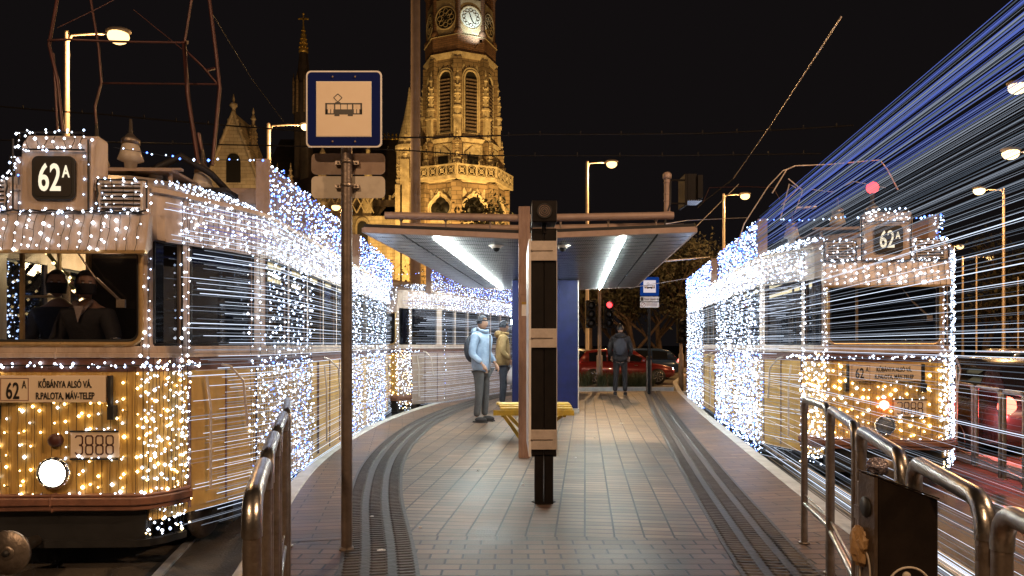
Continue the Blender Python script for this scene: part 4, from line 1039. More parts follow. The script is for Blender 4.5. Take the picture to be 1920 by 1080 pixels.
# ------------------------------------------------------------------ overhead wires
def wirething(pts, r, label, clips=0, m='cable', sag=0):
    P_ = [W(*p) for p in pts]; T = thing('overhead_wire', label, 'wire', P_[0]); mb = MB(P_[0]); Q_ = []
    for a, b in zip(P_, P_[1:]):
        for k in range(6): t = k/6; Q_.append(a+(b-a)*t-Vector((0,0,sag*4*t*(1-t))))
    Q_.append(P_[-1]); mb.path(Q_, r, 5)
    mb.build('wire', m, T)
    if clips:
        mb = MB(P_[0])
        for i in range(clips):
            t = (i+.5)/clips; k = min(len(P_)-2, int(t*(len(P_)-1))); u = t*(len(P_)-1)-k; p = P_[k]+(P_[k+1]-P_[k])*u-Vector((0,0,sag*4*u*(1-u)))
            mb.box(p.x-.011,p.x+.011,p.y-.011,p.y+.011,p.z-.02,p.z+.07)
        mb.build('wire_clips', m, T)
wirething([(-40,196,15),(200,215,15),(460,238,15),(760,258,15),(1000,252,15),(1330,250,15),(1600,235,15)], .017, 'upper thick cable crossing the whole view behind the near sign', 26, sag=.01)
wirething([(-40,262,15.5),(600,275,15.5),(780,283,15.5),(900,292,15.5),(1250,292,15.5),(1540,288,15.5)], .015, 'lower cable crossing in front of the church balcony', 22)
wirething([(1577,32,6),(1445,235,14),(1375,335,19)], .008, 'slanting contact wire running down to the lamp left of the right tram', 0, 'silver')
wirething([(395,20,9),(470,145,14),(532,228,20)], .006, 'thin diagonal wire between the pantograph and the lamp near the sign')
wirething([(1215,425,9),(1290,413,12),(1400,408,13)], .006, 'thin wire from the right canopy corner to the right', 0, 'silver')
wirething([(1180,540,14),(1300,520,15),(1420,508,15)], .006, 'thin wire below the right canopy corner', 0, 'silver')
wirething([(1250,480,12),(1240,490,12),(1330,482,16)], .018, 'bright short bracket tube by the right canopy edge', 0, 'silver')
wirething([(1305,425,12),(1360,370,16),(1385,345,18)], .007, 'steep stay wire between the canopy corner and the lamp', 0, 'silver')
wirething([(1375,335,30),(1320,378,30),(1308,390,30)], .02, 'far wire bracket left of the orange lamp')
wirething([(1318,380,24),(1330,352,24),(1400,350,24),(1450,352,24),(1462,374,24)], .014, 'far bent wire frame above the orange lamp left of the right tram', 0, 'pantored')

# ------------------------------------------------------------------ traffic lights
def traffic_light(px, d, pytop, pyb, label, heads, pole=True):
    x = W(px,645,d).x; T = thing('traffic_light', label, 'traffic light', (x,d,GZ), 0, 'traffic lights'); h = W(px,pytop,d).z-GZ
    if pole:
        mb = MB(); mb.lathe([(.09,0),(.09,1.3),(.055,1.32),(.05,h)], (0,0,0), 12); mb.build('pole', 'mast', T)
    for dx, z, lit in heads:
        mb = MB(); mb.box(dx-.14,dx+.14,-.15,.1,z-.42,z+.42); 
        for k in range(3):
            mb.lathe([(.11,0),(.12,.0),(.12,.10),(.10,.22),(.10,0)], (dx,-.15,z+.27*(1-k)), 14, 0, 'y')
        mb.box(min(0,dx),max(0,dx),-.02,.02,z-.3,z-.26); mb.box(min(0,dx),max(0,dx),-.02,.02,z+.26,z+.3)
        hd = mb.build('signal_head', 'blackpost', T, bevel=.01)
        for k in range(3):
            mb = MB(); mb.ball((dx,-.17,z+.27*(1-k)), .09, 10, 0, (1,.3,1)); mb.build('signal_lens', 'redlamp' if lit and k == 0 else 'black', hd)
traffic_light(1124,21,535,730,'traffic light showing red on a thin pole right of the blue wall',[(-.27,2.55,False),(.27,2.55,True)])
traffic_light(950,23,560,730,'dark traffic light beside the left edge of the blue wall',[(0,2.6,False)])
traffic_light(1277,24,600,730,'dark traffic light head seen just left of the far end of the right tram',[(0,2.1,False)])
CL = thing('spotlight', 'small cold white lamp shining beside the left edge of the blue wall', 'lamp', (W(958,604,24).x,24,W(958,604,24).z))
mb = MB(); mb.ball((0,0,0), .09, 12); mb.build('lamp_glass', 'coldlamp', CL); mb = MB(); mb.box(-.12,.12,.03,.15,-.1,.12); mb.tube((0,.1,-2.3),(0,.1,0),.03); mb.build('lamp_case', 'blackpost', CL)

# ------------------------------------------------------------------ church
D = 60.0; PX = D/F
def zz(py): return 1.3+(645-py)*PX
TC = Vector((W(857,645,D).x, D+4, 0))
CH = thing('church', 'floodlit gothic church with an octagonal clock tower behind the left canopy', 'church', (TC.x, TC.y, GZ))
co = (TC.x, TC.y, GZ)
def octp(rad, z, n=8, c=TC, a0=-90): return [(c.x+rad*math.cos(R(a0+360/n*k)), c.y+rad*math.sin(R(a0+360/n*k)), z) for k in range(n)]
def tier(mb, rad0, rad1, z0, z1, n=8, c=TC, mi=0, a0=-90):
    a = octp(rad0, z0, n, c, a0); b = octp(rad1, z1, n, c, a0)
    mb.add(a+b, [tuple(range(n))[::-1], tuple(range(n,2*n))]+[(k,(k+1)%n,n+(k+1)%n,n+k) for k in range(n)], mi)
def px2r(w_): return w_*PX*(D+1)/D
R1, R2, R3, R0 = px2r(66), px2r(77), px2r(88), px2r(66)
zb, z1_, z2_, z3_, z4_, z5_ = GZ, zz(335), zz(258), zz(92), zz(76), zz(-40)
mb = MB(co); tier(mb, R3, R3*.985, GZ, z1_); tier(mb, R2*1.0, R2*.98, z1_, z2_); tier(mb, R1*1.0, R1*.97, z2_, z3_); mb.build('tower_wall', 'plaster', CH)
mb = MB(co); tier(mb, R0*1.04, R0*1.06, z3_+.1, z4_+.9); tier(mb, R0*.93, R0*.93, z4_+.9, z5_); mb.build('clock_storey', 'redbrick', CH)
for t_ in ((R1*1.06, R1*1.12, z3_-.35, z3_+.1),(R0*1.10, R0*1.0, z4_+.9, z4_+1.15),(R2*1.02, R2*1.05, z2_-.15, z2_+.15),(R3*1.0, R3*1.04, z1_-.3, z1_+.05)):
    mb = MB(co); tier(mb, *t_); mb.build('cornice', 'trimstone', CH)
faces = []
def face(k, rad):      # local frame of face between vertex k and k+1
    a = Vector(octp(rad,0)[k]); b = Vector(octp(rad,0)[(k+1)%8]); m_ = (a+b)/2; t = (b-a).normalized(); nn = Vector((t.y,-t.x,0))
    X = Matrix(((t.x, -nn.x, 0, m_.x),(t.y, -nn.y, 0, m_.y),(0,0,1,0),(0,0,0,1)))
    return X, (b-a).length
for k in range(8):      # corner piers
    for rad, za, zb_, s_ in ((R3*.985,GZ,z1_-.3,.95),(R2*.985,z1_,z2_-.15,.82),(R1*.985,z2_,z3_-.35,.74)):
        v_ = octp(rad,0)[k]; mb = MB(co); mb.obox((v_[0],v_[1],(za+zb_)/2), s_, s_, zb_-za, R(-90+45*k)); mb.build('corner_pier', 'stone', CH)
    v_ = octp(R0*.95,0)[k]
    mb = MB(co); mb.lathe([(.42,0),(.42,.35),(.30,.55),(.27,.6),(.27,4.2),(.40,4.5),(.48,4.9),(.5,5.2)], (v_[0],v_[1],z4_+1.0), 10); mb.build('corner_column', 'redbrick', CH)
def pinnacle(mb, x, y, z, s=1.0, mi=0):
    mb.lathe([(.34*s,0),(.34*s,.6*s),(.42*s,.65*s),(.42*s,.8*s),(.26*s,.85*s),(.24*s,1.7*s),(.36*s,1.8*s),(.30*s,1.95*s),(.20*s,2.4*s),(.27*s,2.5*s),(.14*s,2.7*s),(.12*s,3.1*s),(.22*s,3.2*s),(.16*s,3.35*s),(.05*s,3.6*s),(.10*s,3.72*s),(.02*s,4.1*s)], (x,y,z), 8, mi, smooth=False)
    for q in range(4):
        for h in (1.2,1.6,2.1,2.6): mb.ball((x+.27*s*math.cos(R(90*q+45)), y+.27*s*math.sin(R(90*q+45)), z+h*s), .09*s, 6, mi)
for k in range(8):
    if k in (3,4,5): continue
    v_ = octp(R1*1.10,0)[k]; mb = MB(co); mb.obox((v_[0],v_[1],z2_+1.0), .62,.62,2.0,R(-90+45*k)); mb.obox((v_[0],v_[1],z2_+2.05), .8,.8,.14,R(-90+45*k)); pinnacle(mb, v_[0], v_[1], z2_+2.1, 1.05); mb.build('pinnacle', 'trimstone', CH)
    v_ = octp(R2*1.06,0)[k]; mb = MB(co); mb.obox((v_[0],v_[1],z1_+.9), .7,.7,1.9,R(-90+45*k)); pinnacle(mb, v_[0], v_[1], z1_+1.85, .62); mb.build('pinnacle', 'trimstone', CH)
def arch(hw, z0, z1, pointed=True, n=8):
    sp = z1-hw*(1.35 if pointed else 1.0); pts = [(hw,z0),(hw,sp)]
    for i in range(1,n):
        t = i/n; pts.append((hw*math.cos(t*math.pi/2)**(.8), sp+(z1-sp)*math.sin(t*math.pi/2)))
    pts.append((0,z1)); return pts+[(-x,z) for x, z in pts[-2::-1]]
for k in (6,7,0,1):
    if k in (7,0): pass
    # belfry lancets
    X, wl = face(k, R1); zl0, zl1 = zz(238), zz(124)
    mb = MB(co); mb.X = X; pts = arch(.52, zl0, zl1); mb.prism([(x,-.06,z) for x, z in pts], (0,.1,0)); wn = mb.build('belfry_opening', 'darkhole', CH)  # dark plate on the wall paints the shade of a recess
    for rr_, rad_, ym in ((.62,.10,-.10),(.80,.09,-.06)):
        mb = MB(co); mb.X = X; mb.path([(x,ym,z) for x, z in arch(rr_, zl0-.1, zl1+(rr_-.52)*1.2)], rad_, 6); mb.build('arch_moulding', 'trimstone', wn)
    mb = MB(co); mb.X = X
    for i in range(15):
        z = zl0+.2+i*.31; mb.obox((0,-.14,z), .98,.24,.05,0,0,R(-30))
        for x in (-.25,.25): mb.ball((x,-.2,z+.02), .07, 6)
    mb.build('louvre_boards', 'bark', wn)
    mb = MB(co); mb.X = X; mb.box(-.95,.95,-.12,.0,zl0-.35,zl0-.15); mb.build('window_sill', 'trimstone', wn)
    for (rad, zt) in ((R1*.985, z3_-.35),(R3, z1_-.35)):      # hanging arcade
        X2, wl2 = face(k, rad); mb = MB(co); mb.X = X2; hw = wl2/2-.35
        mb.box(-hw,hw,-.14,.05,zt-.35,zt)
        for i in range(4):
            c_ = -hw+hw*2*(i+.5)/4; q_ = hw/4
            mb.prism([(c_-q_,-.12,zt-.35),(c_-q_,-.12,zt-.95),(c_-q_*.8,-.12,zt-.75),(c_-q_*.2,-.12,zt-.42),(c_,-.12,zt-.36)], (0,.12,0)); mb.prism([(c_+q_,-.12,zt-.35),(c_+q_,-.12,zt-.95),(c_+q_*.8,-.12,zt-.75),(c_+q_*.2,-.12,zt-.42),(c_,-.12,zt-.36)][::-1], (0,.12,0))
        mb.build('corbel_arcade', 'stone', CH)
    # balcony, door
    X, wl = face(k, R2); hw = 1.85
    mb = MB(co); mb.X = X; zf = z1_+.1
    mb.box(-hw,hw,-1.15,.1,zf-.25,zf); bal = mb.build('balcony', 'trimstone', CH)
    mb = MB(co); mb.X = X; zr = zf+1.05; yb_ = -1.1
    mb.box(-hw,hw,yb_-.08,yb_+.08,zr-.12,zr); mb.box(-hw,hw,yb_-.06,yb_+.06,zf,zf+.1)
    for i in range(5): x = -hw+.08+(2*hw-.16)*i/4; mb.box(x-.06,x+.06,yb_-.06,yb_+.06,zf,zr)
    for i in range(4):
        cx_ = -hw+.08+(2*hw-.16)*(i+.5)/4
        for c2 in (-.2,.2): mb.path([(cx_+c2*.0+.36*math.cos(R(a)), yb_, (zf+zr)/2+.36*math.sin(R(a))) for a in range(0,360,30)], .045, 5, 0, True, True)
        mb.path([(cx_-.36,yb_,zf+.1),(cx_,yb_,(zf+zr)/2),(cx_+.36,yb_,zr-.1)], .035, 5); mb.path([(cx_+.36,yb_,zf+.1),(cx_,yb_,(zf+zr)/2),(cx_-.36,yb_,zr-.1)], .035, 5)
        mb.path([(cx_+.16*math.cos(R(a)), yb_-.02, (zf+zr)/2+.16*math.sin(R(a))) for a in range(0,360,45)], .04, 5, 0, True, True)
    mb.build('balustrade', 'trimstone', bal)
    mb = MB(co); mb.X = X; mb.box(-.5,.5,-.04,.06,zf,zf+2.1); dr = mb.build('balcony_door', 'darkhole', CH)
    mb = MB(co); mb.X = X; mb.box(-.7,-.52,-.1,.02,zf,zf+2.3); mb.box(.52,.7,-.1,.02,zf,zf+2.3); mb.prism([(-.8,-.1,zf+2.25),(.8,-.1,zf+2.25),(0,-.1,zf+3.0)], (0,.12,0)); mb.box(-.9,-.8,-.08,.02,z2_-1.4,z2_-.3); mb.box(.8,.9,-.08,.02,z2_-1.4,z2_-.3); mb.box(-.9,.9,-.08,.02,z2_-.4,z2_-.3); mb.build('door_surround', 'trimstone', dr)
    # quatrefoil windows of the base
    X, wl = face(k, R3); zc_ = zz(388)
    mb = MB(co); mb.X = X
    for a in (0,90,180,270): mb.lathe([(.52,0),(.52,.05)], (.42*math.cos(R(a)),-.0,zc_+.42*math.sin(R(a))), 16, 0, 'y')
    mb.v = [(x,y,z) for x,y,z in mb.v]; q4 = mb.build('quatrefoil_window', 'darkhole', CH); 
    mb = MB(co); mb.X = X
    pts = []
    for a in range(-50,231,8):
        aa = R(a); rr_ = 1.05+.14*abs(math.cos(2*aa)); pts.append((rr_*math.cos(aa), -.12, zc_+rr_*math.sin(aa)+(.25 if 80<a<100 else 0)))
    mb.path(pts, .13, 6); mb.path([(x*.84,-.1,zc_+(z-zc_)*.84) for x, y, z in pts], .07, 6); mb.build('window_hood', 'trimstone', q4)
    mb = MB(co); mb.X = X; zc2 = zz(28); 
    # clock storey
    X, wl = face(k, R0*.93)
    lit = k in (0,)
    mb = MB(co); mb.X = X; mb.box(-1.15,1.15,-.22,.05,zz(50),zz(-16)); pn = mb.build('clock_panel', 'trimstone', CH)
    mb = MB(co); mb.X = X; zc2 = zz(20)
    mb.path([(1.0*math.cos(R(a)),-.24,zc2+1.0*math.sin(R(a))) for a in range(0,360,12)], .09, 6, 0, True, True); mb.build('clock_ring', 'trimstone', pn)
    mb = MB(co); mb.X = X; mb.lathe([(.93,-.23),(.93,-.18)], (0,0,0), 28, 0, 'y')
    mb = MB(co); mb.X = X; mb.prism([(.93*math.cos(R(a)),-.26,zc2+.93*math.sin(R(a))) for a in range(0,360,12)], (0,.05,0)); dl = mb.build('clock_dial' if lit else 'rose_window', 'clockface' if lit else 'darkhole', pn)
    mb = MB(co); mb.X = X
    if lit:
        for h in range(12):
            a = R(30*h); mb.path([(.66*math.sin(a)+.15*math.cos(R(q)), -.27, zc2+.66*math.cos(a)+.15*math.sin(R(q))) for q in range(0,360,45)], .022, 4, 0, True, True)
        mb.path([(0,-.28,zc2),(.24,-.28,zc2-.46)], .05, 4); mb.path([(0,-.28,zc2),(-.12,-.28,zc2+.34)], .06, 4); mb.build('clock_hands', 'ink', dl)
    else:
        for h in range(8):
            a = R(45*h); mb.path([(.60*math.sin(a)+.22*math.cos(R(q)), -.27, zc2+.60*math.cos(a)+.22*math.sin(R(q))) for q in range(0,360,45)], .03, 4, 0, True, True)
            mb.path([(.2*math.sin(a),-.27,zc2+.2*math.cos(a)),(.62*math.sin(a+.39),-.27,zc2+.62*math.cos(a+.39))], .022, 4)
        mb.build('window_tracery', 'trimstone', dl)
    mb = MB(co); mb.X = X
    for c_ in (-.78,0,.78): mb.box(c_-.32,c_+.32,-.2,.02,zz(70),zz(54))
    mb.build('stone_panel', 'clockface' if lit else 'trimstone', pn, bevel=.08)
# stair turret
c2 = Vector((W(758,645,D).x, D+3.0, 0)); mb = MB(co)
mb.lathe([(1.15,GZ),(1.15,zz(335)),(1.22,zz(332)),(1.12,zz(330)),(1.12,zz(300)),(1.15,zz(298)),(1.15,zz(268)),(1.3,zz(264)),(1.3,zz(258)),(1.1,zz(256)),(1.0,zz(250)),(.95,zz(240)),(.5,zz(200)),(.2,zz(165)),(.05,zz(140))], (c2.x,c2.y,0), 16, 0, smooth=False)
for a in range(-150,-20,26):
    x, y = c2.x+1.16*math.cos(R(a)), c2.y+1.16*math.sin(R(a)); mb.obox((x,y,(zz(298)+zz(268))/2), .12,.12,1.4,R(a), 1); mb.ball((x,y,zz(298)), .13, 8, 1)
mb.obox((c2.x-.05,c2.y-1.14,zz(375)), .22,.08,1.0,0,2); mb.build('stair_turret', ['plaster','trimstone','darkhole'], CH)
mb = MB(co); pinnacle(mb, W(741,645,D).x, D+2, zz(340), .75); mb.box(W(735,645,D).x,W(748,645,D).x,D+1.6,D+2.4,GZ,zz(338)); mb.build('pinnacle', 'trimstone', CH)
# nave: walls, roof, gables
DN = 66; 
def nx(px, d=DN): return W(px,645,d).x
def nz(py, d=DN): return W(0,py,d).z
mb = MB(co); mb.box(nx(462),nx(745),DN+1,DN+16,GZ,nz(372)); mb.build('nave_wall', 'plaster', CH)
mb = MB(co); mb.prism([(nx(470),DN+.6,nz(372)),(nx(470),DN+16.4,nz(372)),(nx(470),DN+8.5,nz(212))], (nx(770)-nx(470),0,0)); mb.build('nave_roof', 'rooftile', CH)
mb = MB(co)
for i in range(24): x = nx(575)+(nx(765)-nx(575))*i/23; mb.lathe([(.05,0),(.12,.25),(.05,.35),(.14,.55),(.02,.8)], (x,DN+8.5,nz(214)), 6)
mb.box(nx(575),nx(765),DN+8.45,DN+8.55,nz(213),nz(211)); mb.build('roof_cresting', 'gold', CH)
mb = MB(co)     # parapet
mb.box(nx(470),nx(745),DN+.6,DN+.9,nz(385),nz(372))
for i in range(22): x = nx(474)+(nx(742)-nx(474))*i/21; mb.box(x-.12,x+.12,DN+.5,DN+.7,nz(372),nz(364))
mb.build('parapet', 'trimstone', CH)
for (px, pyb, s_, d_) in ((475,300,1.1,60),(520,372,.8,64),(545,372,.8,64),(605,372,1.3,64),(690,372,1.5,64),(760,300,.7,62)):
    mb = MB(co); x = W(px,645,d_).x; z = W(px,pyb,d_).z; pinnacle(mb, x, d_, z, s_); mb.box(x-.4,x+.4,d_-.4,d_+.4,GZ,z); mb.build('pinnacle', 'trimstone', CH)
# transept gable on the left (steep lit gable)
def gable(px0, px1, pyb, pxt, pyt, d, depth, m='plaster', win=True, name='gable'):
    a, b, t = W(px0,pyb,d), W(px1,pyb,d), W(pxt,pyt,d)
    mb = MB(co); mb.prism([(a.x,d,GZ),(b.x,d,GZ),(b.x,d,b.z),(t.x,d,t.z),(a.x,d,a.z)], (0,depth,0)); g = mb.build(name, m, CH)
    mb = MB(co)
    for p in (a, b):
        mb.path([(p.x,d-.1,p.z),(t.x,d-.1,t.z)], .16, 5)
        for i in range(1,7): q = Vector((p.x,0,p.z)).lerp(Vector((t.x,0,t.z)), i/7); mb.ball((q.x,d-.1,q.z+.15), .17, 6)
    mb.lathe([(.2,-.2),(.14,.3),(.34,.5),(.3,.7),(.08,.8),(.12,1.0),(.03,1.5)], (t.x,d,t.z), 8); mb.build('gable_coping', 'trimstone', g)
    if win:
        mb = MB(co); hw = abs(b.x-a.x)*.13; mb.prism([(t.x+x,d-.06,z) for x, z in arch(hw, a.z+(t.z-a.z)*.02, a.z+(t.z-a.z)*.42)], (0,.08,0)); mb.build('gable_window', 'darkhole', g)
    return g
gable(385,488,345,438,210,58,4)
gable(562,668,470,606,392,61,3,name='porch_gable')
gable(668,835,455,775,322,67,2,win=False)
# blind lattice on the porch
mb = MB(co)
for i in range(7):
    x = W(590+i*16,645,62).x; z0_ = W(0,400,62).z; z1q = W(0,370,62).z
    mb.path([(x,61.8,z0_),(x+.75,61.8,z1q)], .07, 4); mb.path([(x+.75,61.8,z0_),(x,61.8,z1q)], .07, 4)
mb.build('lattice', 'trimstone', CH)
for i, px in enumerate((600,640,680)):
    mb = MB(co); x = W(px,645,63).x; mb.prism([(x+u,62.9,z) for u, z in arch(.45, W(0,465,63).z, W(0,415,63).z)], (0,.1,0)); wn = mb.build('nave_window', 'darkhole', CH)
    mb = MB(co); mb.path([(x+u,62.85,z) for u, z in arch(.58, W(0,465,63).z, W(0,409,63).z)], .1, 5); mb.build('arch_moulding', 'trimstone', wn)
mb = MB(co); mb.box(W(560,645,63).x, W(745,645,63).x, 63, 64, GZ, W(0,405,63).z); mb.build('porch_wall', 'plaster', CH)
# ridge turret (flèche)
c3 = Vector((W(569,645,70).x, 70, 0)); k7 = 70/F
def z7(py): return 1.3+(645-py)*k7
mb = MB(co)
tier(mb, 1.0, .95, z7(420), z7(215), 8, c3, 0); tier(mb, 1.05, .9, z7(215), z7(160), 8, c3, 0); tier(mb, .75, .42, z7(160), z7(100), 8, c3, 0)
for k in range(8):
    v_ = octp(.95,0,8,c3,-67.5)[k]; mb.lathe([(.12,z7(215)),(.12,z7(165)),(.16,z7(160)),(.02,z7(140))], (v_[0],v_[1],0), 6, 1)
mb.build('ridge_turret', ['rooftile','stone'], CH)
mb = MB(co); mb.lathe([(.45,z7(100)),(.52,z7(97)),(.40,z7(92)),(.30,z7(80)),(.36,z7(78)),(.26,z7(74)),(.30,z7(66)),(.18,z7(62)),(.12,z7(52)),(.05,z7(45)),(.04,z7(28))], (c3.x,c3.y,0), 8)
for py in (90,82,74,66,58):
    for q in range(8): r_ = .46-.34*(95-py)/40; mb.ball((c3.x+r_*math.cos(R(45*q)), c3.y+r_*math.sin(R(45*q)), z7(py)), .10, 6)
mb.box(c3.x-.45,c3.x+.45,c3.y-.04,c3.y+.04,z7(37),z7(34)); mb.box(c3.x-.06,c3.x+.06,c3.y-.04,c3.y+.04,z7(45),z7(27))
for x in (-.45,.45): mb.ball((c3.x+x,c3.y,z7(35.5)), .11, 8)
mb.ball((c3.x,c3.y,z7(26)), .12, 8); mb.build('spire_cross', 'gold', CH)
# floodlights standing in front of the church
def flood(x, y, aim, e, label, spot=70, col=(1,.62,.20), r=.2):
    T = thing('floodlight', label, 'floodlight', (x,y,GZ), 0, 'church floodlights')
    mb = MB(); mb.tube((0,0,0),(0,0,2.6),.05); mb.box(-.25,.25,-.15,.1,2.5,2.75); mb.build('lamp_case', 'blackpost', T)
    lamp_light('flood_beam', (x,y+.3,2.6), e, col, r, T, spot, aim, .8)
flood(TC.x+9, 47, (TC.x+.8, TC.y, 15), 38000, 'floodlight in front of the church tower, right one', 62)
flood(TC.x-7, 46, (TC.x-.8, TC.y, 15), 17000, 'floodlight in front of the church tower, left one', 62)
flood(TC.x+2.2, 55.5, (TC.x+1.0, TC.y-2, 8), 6500, 'floodlight right at the foot of the church tower', 80)
flood(TC.x-3.5, 55.5, (TC.x-2.0, TC.y-2, 8), 4200, 'floodlight at the foot of the tower by the stair turret', 80)
flood(nx(560), 55, (nx(600), 64, 8), 3000, 'floodlight before the church nave', 90)
flood(W(440,645,48).x, 48, (W(440,645,58).x, 58, 15), 4500, 'floodlight before the steep left gable', 60, (1,.66,.34))
X, wl = face(0, R0*.93); p_ = X @ Vector((.55,-1.3,zz(72))); q_ = X @ Vector((-.1,0,zz(30)))
T = thing('clock_lamp', 'small white floodlight on a bracket under the lit church clock', 'floodlight', p_)
mb = MB(); mb.box(-.12,.12,-.1,.1,-.1,.1); mb.path([(0,0,0),(-.5,.6,-.25),(-.7,1.2,-.3)], .03, 5); mb.build('lamp_case', 'blackpost', T)
lamp_light('clock_beam', p_+Vector((0,0,.15)), 520, (.85,1,.95), .1, T, 120, q_, .9)
p_ = TC+Vector((-5.2,-1.2,zz(60))); 

# ------------------------------------------------------------------ trees
def tree(name, label, base, h, spread, seed, bare=True, leaf='leafdark', dens=1.0, trunk=.18, group=None, depth=4, upright=.5):
    rg = random.Random(seed); T = thing(name, label, 'tree', base, 0, group)
    mb = MB(); tips = []
    def grow(p, d_, l, r, lev):
        n = 3; pts = [p]; rad = [r]
        for i in range(n):
            d_ = (d_+Vector((rg.uniform(-.22,.22), rg.uniform(-.22,.22), rg.uniform(-.05,.15)))).normalized(); p = p+d_*l/n; pts.append(p); rad.append(r*(1-.4*(i+1)/n))
        mb.path(pts, rad, 6 if lev < 2 else 3, 0, False)
        if lev >= depth: tips.append(p); return
        for i in range(rg.choice((3,4)) if lev < 3 else 3):
            a = rg.uniform(0,2*math.pi); s = rg.uniform(.45,1.0)*spread
            nd = (d_*upright*1.3+Vector((math.cos(a)*s, math.sin(a)*s, rg.uniform(.0,.6)))).normalized(); st = pts[rg.choice((1,2,3))] if i else pts[-1]
            grow(st, nd, l*rg.uniform(.55,.8), r*.55, lev+1)
    grow(Vector((0,0,0)), Vector((0,0,1)), h*.34, trunk, 0)
    mb.build('trunk', 'bark', T)
    mb = MB()
    for p in tips:
        for _ in range(int((3 if bare else 10)*dens)):
            q = p+Vector((rg.gauss(0,.28),rg.gauss(0,.28),rg.gauss(0,.25)))*(h/6); s = rg.uniform(.05,.11)*(h/6)
            a = Vector((rg.uniform(-1,1),rg.uniform(-1,1),rg.uniform(-1,1))).normalized(); b_ = a.orthogonal().normalized()
            mb.add([q-a*s,q+b_*s*.55,q+a*s,q-b_*s*.55], [(0,1,2,3)])
    mb.build('crown', leaf, T); return T
gt_ = 'trees between the stop and the church'
for i, (px, d_, h, sp, lab) in enumerate(((705,36,6.2,.9,'bare twiggy tree left of the tall mast below the canopy'),(745,39,6.6,.9,'bare twiggy tree just left of the mast foot'),(820,34,5.6,.9,'bare twiggy tree right of the mast under the canopy edge'),(868,38,5.6,1.0,'bare twiggy tree behind the end of the left tram line'),(905,33,5.0,.9,'bare twiggy tree above the heads of the waiting people'),(935,42,6.5,.9,'bare twiggy tree by the left edge of the blue wall'))):
    tree('bare_tree', lab, (W(px,645,d_).x,d_,GZ), h, sp, 30+i, True, 'leafdark', 1.3, .12, gt_)
tree('bush_tree', 'leafy pointed tree standing right at the foot of the church tower', (W(942,645,52).x,52,GZ), 13.5, .35, 50, False, 'leafdark', 1.4, .2, depth=4, upright=1.2)
tree('bare_tree', 'bare shrub-like tree in front of the left quatrefoil window of the tower', (W(800,645,54).x,54,GZ), 12.6, .55, 52, True, 'leafdark', .5, .12, upright=.9)
tree('bare_tree', 'bare shrub-like tree in front of the right quatrefoil window of the tower', (W(880,645,54).x,54,GZ), 12.2, .55, 53, True, 'leafdark', .5, .12, upright=.9)
for i, (px, d_, h) in enumerate(((1100,44,9),(1150,47,8),(1195,45,9.5),(1240,46,9),(1285,44,10),(1330,47,9),(1380,46,10),(1840,50,9),(1885,48,10),(1930,47,9))):
    tree('dark_tree', 'dark leafy tree beyond the road, '+('rightmost of the row right of the tram','x')[0] if i == 9 else 'dark leafy tree beyond the road, '+['behind the red traffic light pole','behind the walking person','above the far tram stop sign','right of the far tram stop sign','at the far end of the right tram','hidden behind the right tram roof, left one','hidden behind the right tram roof, right one','first right of the right tram','second right of the right tram'][i], (W(px,645,d_).x,d_,GZ), h, .9, 70+i, False, 'leafdark', 2.2, .22, 'dark trees beyond the road')

# ------------------------------------------------------------------ planter with ornamental grass
pl = MB(); pl.box(W(1083,645,19.6).x, W(1255,645,19.6).x, 19.6, 21.6, GZ, .05); pl.build('planting_strip', 'soil', kind='structure')
k_ = MB(); k_.box(W(1083,645,19.6).x-.1, W(1255,645,19.6).x+.1, 19.45, 19.6, GZ, .09); k_.build('planting_kerb', 'kerb', kind='structure')
rg = random.Random(5); mb = MB()
for c in range(34):
    cx_ = rg.uniform(2.0,4.25); cy = rg.uniform(19.75,21.4)
    for _ in range(46):
        a = rg.uniform(0,6.28); ln = rg.uniform(.25,.5); lean = rg.uniform(.05,.3); w_ = .008
        p = Vector((cx_+rg.gauss(0,.05),cy+rg.gauss(0,.05),.05)); q = p+Vector((math.cos(a)*lean*.4,math.sin(a)*lean*.4,ln*.7)); r_ = p+Vector((math.cos(a)*lean,math.sin(a)*lean,ln*.95)); s_ = Vector((-math.sin(a),math.cos(a),0))*w_
        mb.add([p-s_,p+s_,q+s_*.8,q-s_*.8,r_], [(0,1,2,3),(3,2,4)])
tag(mb.build('ornamental_grass', 'grass', kind='stuff'), 'tufts of dark ornamental grass in the bed behind the platform', 'grass')
# end paving beyond the platform
mb = MB(); mb.box(-3,4.9,19.2,19.44,GZ,-.02); mb.build('end_kerb', 'kerb', kind='structure')

